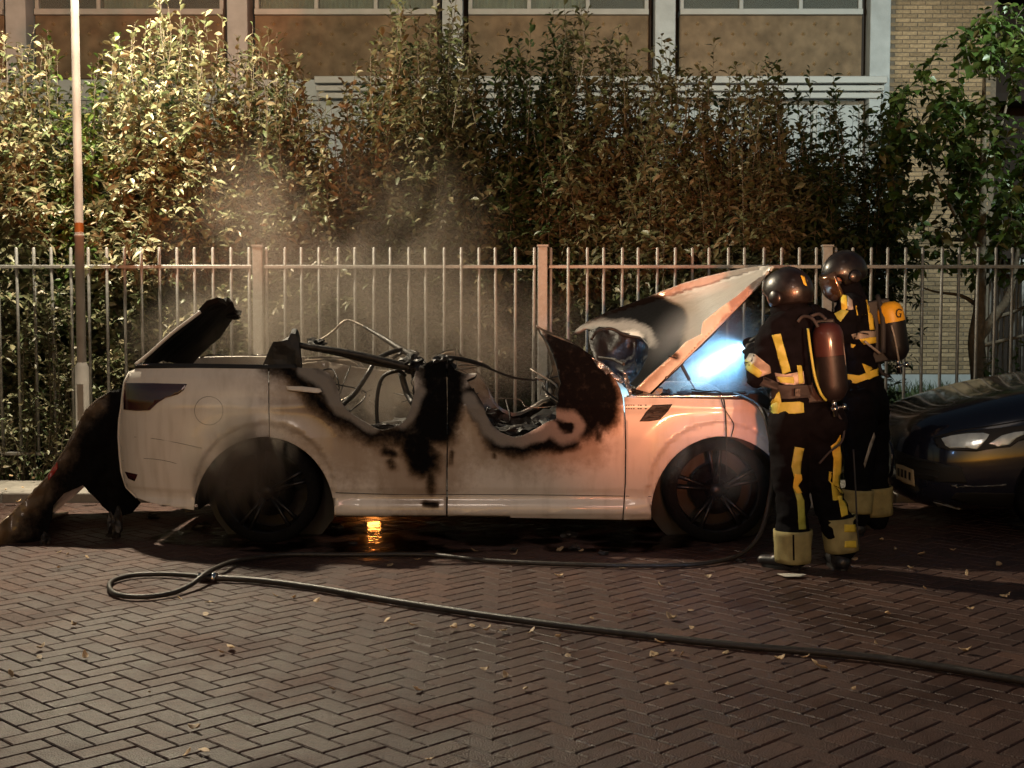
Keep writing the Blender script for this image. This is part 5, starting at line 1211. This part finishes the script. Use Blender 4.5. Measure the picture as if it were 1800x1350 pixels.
for k in range(22):
    px, py = rnd.uniform(0, 1800), rnd.choice([rnd.uniform(870, 900), rnd.uniform(965, 1340)])
    if 60 < px < 1430 and py < 975: continue
    fallen(px, py, 99)
for wh in sorted(set(f[1] for f in FL)):
    for k, f in enumerate(sorted([f for f in FL if f[1] == wh], key=lambda f: f[0])): f[2]['label'] = ORD[k] + ' dry fallen leaf from the left ' + wh
pp = sheet('paper', [(1366, 1009), (1385, 1008), (1418, 1010), (1408, 1014), (1380, 1014)], lambda x, y: G(x, y, .012), M('pale_paper', (.5, .48, .42), .8), None, 6, thick=.002); tag(pp, 'flat pale scrap of paper just in front of the nearest firefighter\'s boot', 'paper')
for k, (px, py, s) in enumerate(sorted(((590, 925, .035), (1012, 962, .03), (1000, 940, .04), (905, 966, .02), (355, 925, .04), (268, 908, .03), (620, 955, .02), (1060, 972, .022), (820, 982, .018), (1300, 985, .02)))):
    tag(crumple('charred_debris', G(px, py, s*.5), (s*1.4, s, s*.6), m_charmetal, None, 80+k, .8, 2), ORD[k] + ' charred scrap from the left lying under the burnt car', 'debris', 'charred scraps under the burnt car')
# ---------------------------------------------------------------- smoke
def smoke(label, c, r, dens, scale=2.2, thr=.45, seed=0, col=(.46, .39, .33), stretch=(1, 1, .6), aniso=.2):
    bm = bmesh.new(); bmesh.ops.create_icosphere(bm, subdivisions=3, radius=1)
    me = bpy.data.meshes.new('smoke'); bm.to_mesh(me); bm.free()
    m = bpy.data.materials.new('smoke_volume'); m.use_nodes = True; t = m.node_tree; t.nodes.clear(); N = t.nodes.new; L = t.links.new
    out = N('ShaderNodeOutputMaterial'); v = N('ShaderNodeVolumePrincipled'); v.inputs['Color'].default_value = (*col, 1); v.inputs['Anisotropy'].default_value = aniso
    tc = N('ShaderNodeTexCoord'); ln = N('ShaderNodeVectorMath'); ln.operation = 'LENGTH'; L(tc.outputs['Object'], ln.inputs[0])
    fo = N('ShaderNodeMapRange'); fo.interpolation_type = 'SMOOTHSTEP'; fo.inputs[1].default_value = 1.0; fo.inputs[2].default_value = .15; L(ln.outputs['Value'], fo.inputs[0])
    mp = N('ShaderNodeMapping'); mp.inputs['Location'].default_value = (seed, seed*.3, 0); mp.inputs['Scale'].default_value = (r[0]*stretch[0], r[1]*stretch[1], r[2]*stretch[2]); L(tc.outputs['Object'], mp.inputs[0])
    n = N('ShaderNodeTexNoise'); n.inputs['Scale'].default_value = scale; n.inputs['Detail'].default_value = 4; n.inputs['Distortion'].default_value = 1.1; L(mp.outputs[0], n.inputs['Vector'])
    nr_ = N('ShaderNodeMapRange'); nr_.inputs[1].default_value = thr; nr_.inputs[2].default_value = thr+.25; L(n.outputs[0], nr_.inputs[0])
    a = N('ShaderNodeMath'); a.operation = 'MULTIPLY'; L(fo.outputs[0], a.inputs[0]); L(nr_.outputs[0], a.inputs[1])
    b = N('ShaderNodeMath'); b.operation = 'MULTIPLY'; L(a.outputs[0], b.inputs[0]); b.inputs[1].default_value = dens; L(b.outputs[0], v.inputs['Density']); L(v.outputs[0], out.inputs['Volume'])
    me.materials.append(m); o = bpy.data.objects.new('smoke', me); COL.objects.link(o); o.location = c; o.scale = r
    tag(o, label, 'smoke', None, 'stuff'); return o
SM = True
if SM:
    smoke('brown lit smoke rising behind the rear of the burnt car', W(590, 470, 10.75), (1.6, .85, 1.25), .8, 1.5, .36, 3)
    smoke('thin smoke drifting over the burnt rear doors', W(780, 600, 10.3), (1.5, .9, .65), 1.0, 2.5, .40, 8)
    smoke('pale wisps of smoke over the rear wheel arch', W(420, 800, 8.55), (.42, .18, .46), 17, 3.4, .40, 5, stretch=(1.6, 1, .6))
    smoke('smoke round the raised tailgate', W(420, 590, 10.3), (.95, .9, .45), 1.3, 3, .42, 11)
    smoke('blue lit smoke filling the engine bay', W(1262, 626, 9.25), (.55, .55, .46), 2.6, 3.5, .22, 15, (.8, .85, .9))
    smoke('faint blue smoke in front of the front wheel', W(1255, 820, 8.45), (.42, .2, .35), 1.1, 4, .40, 18, (.8, .88, .95))
    smoke('smoke inside the burnt cabin', W(690, 700, 9.5), (.55, .6, .35), 1.4, 4, .38, 21)
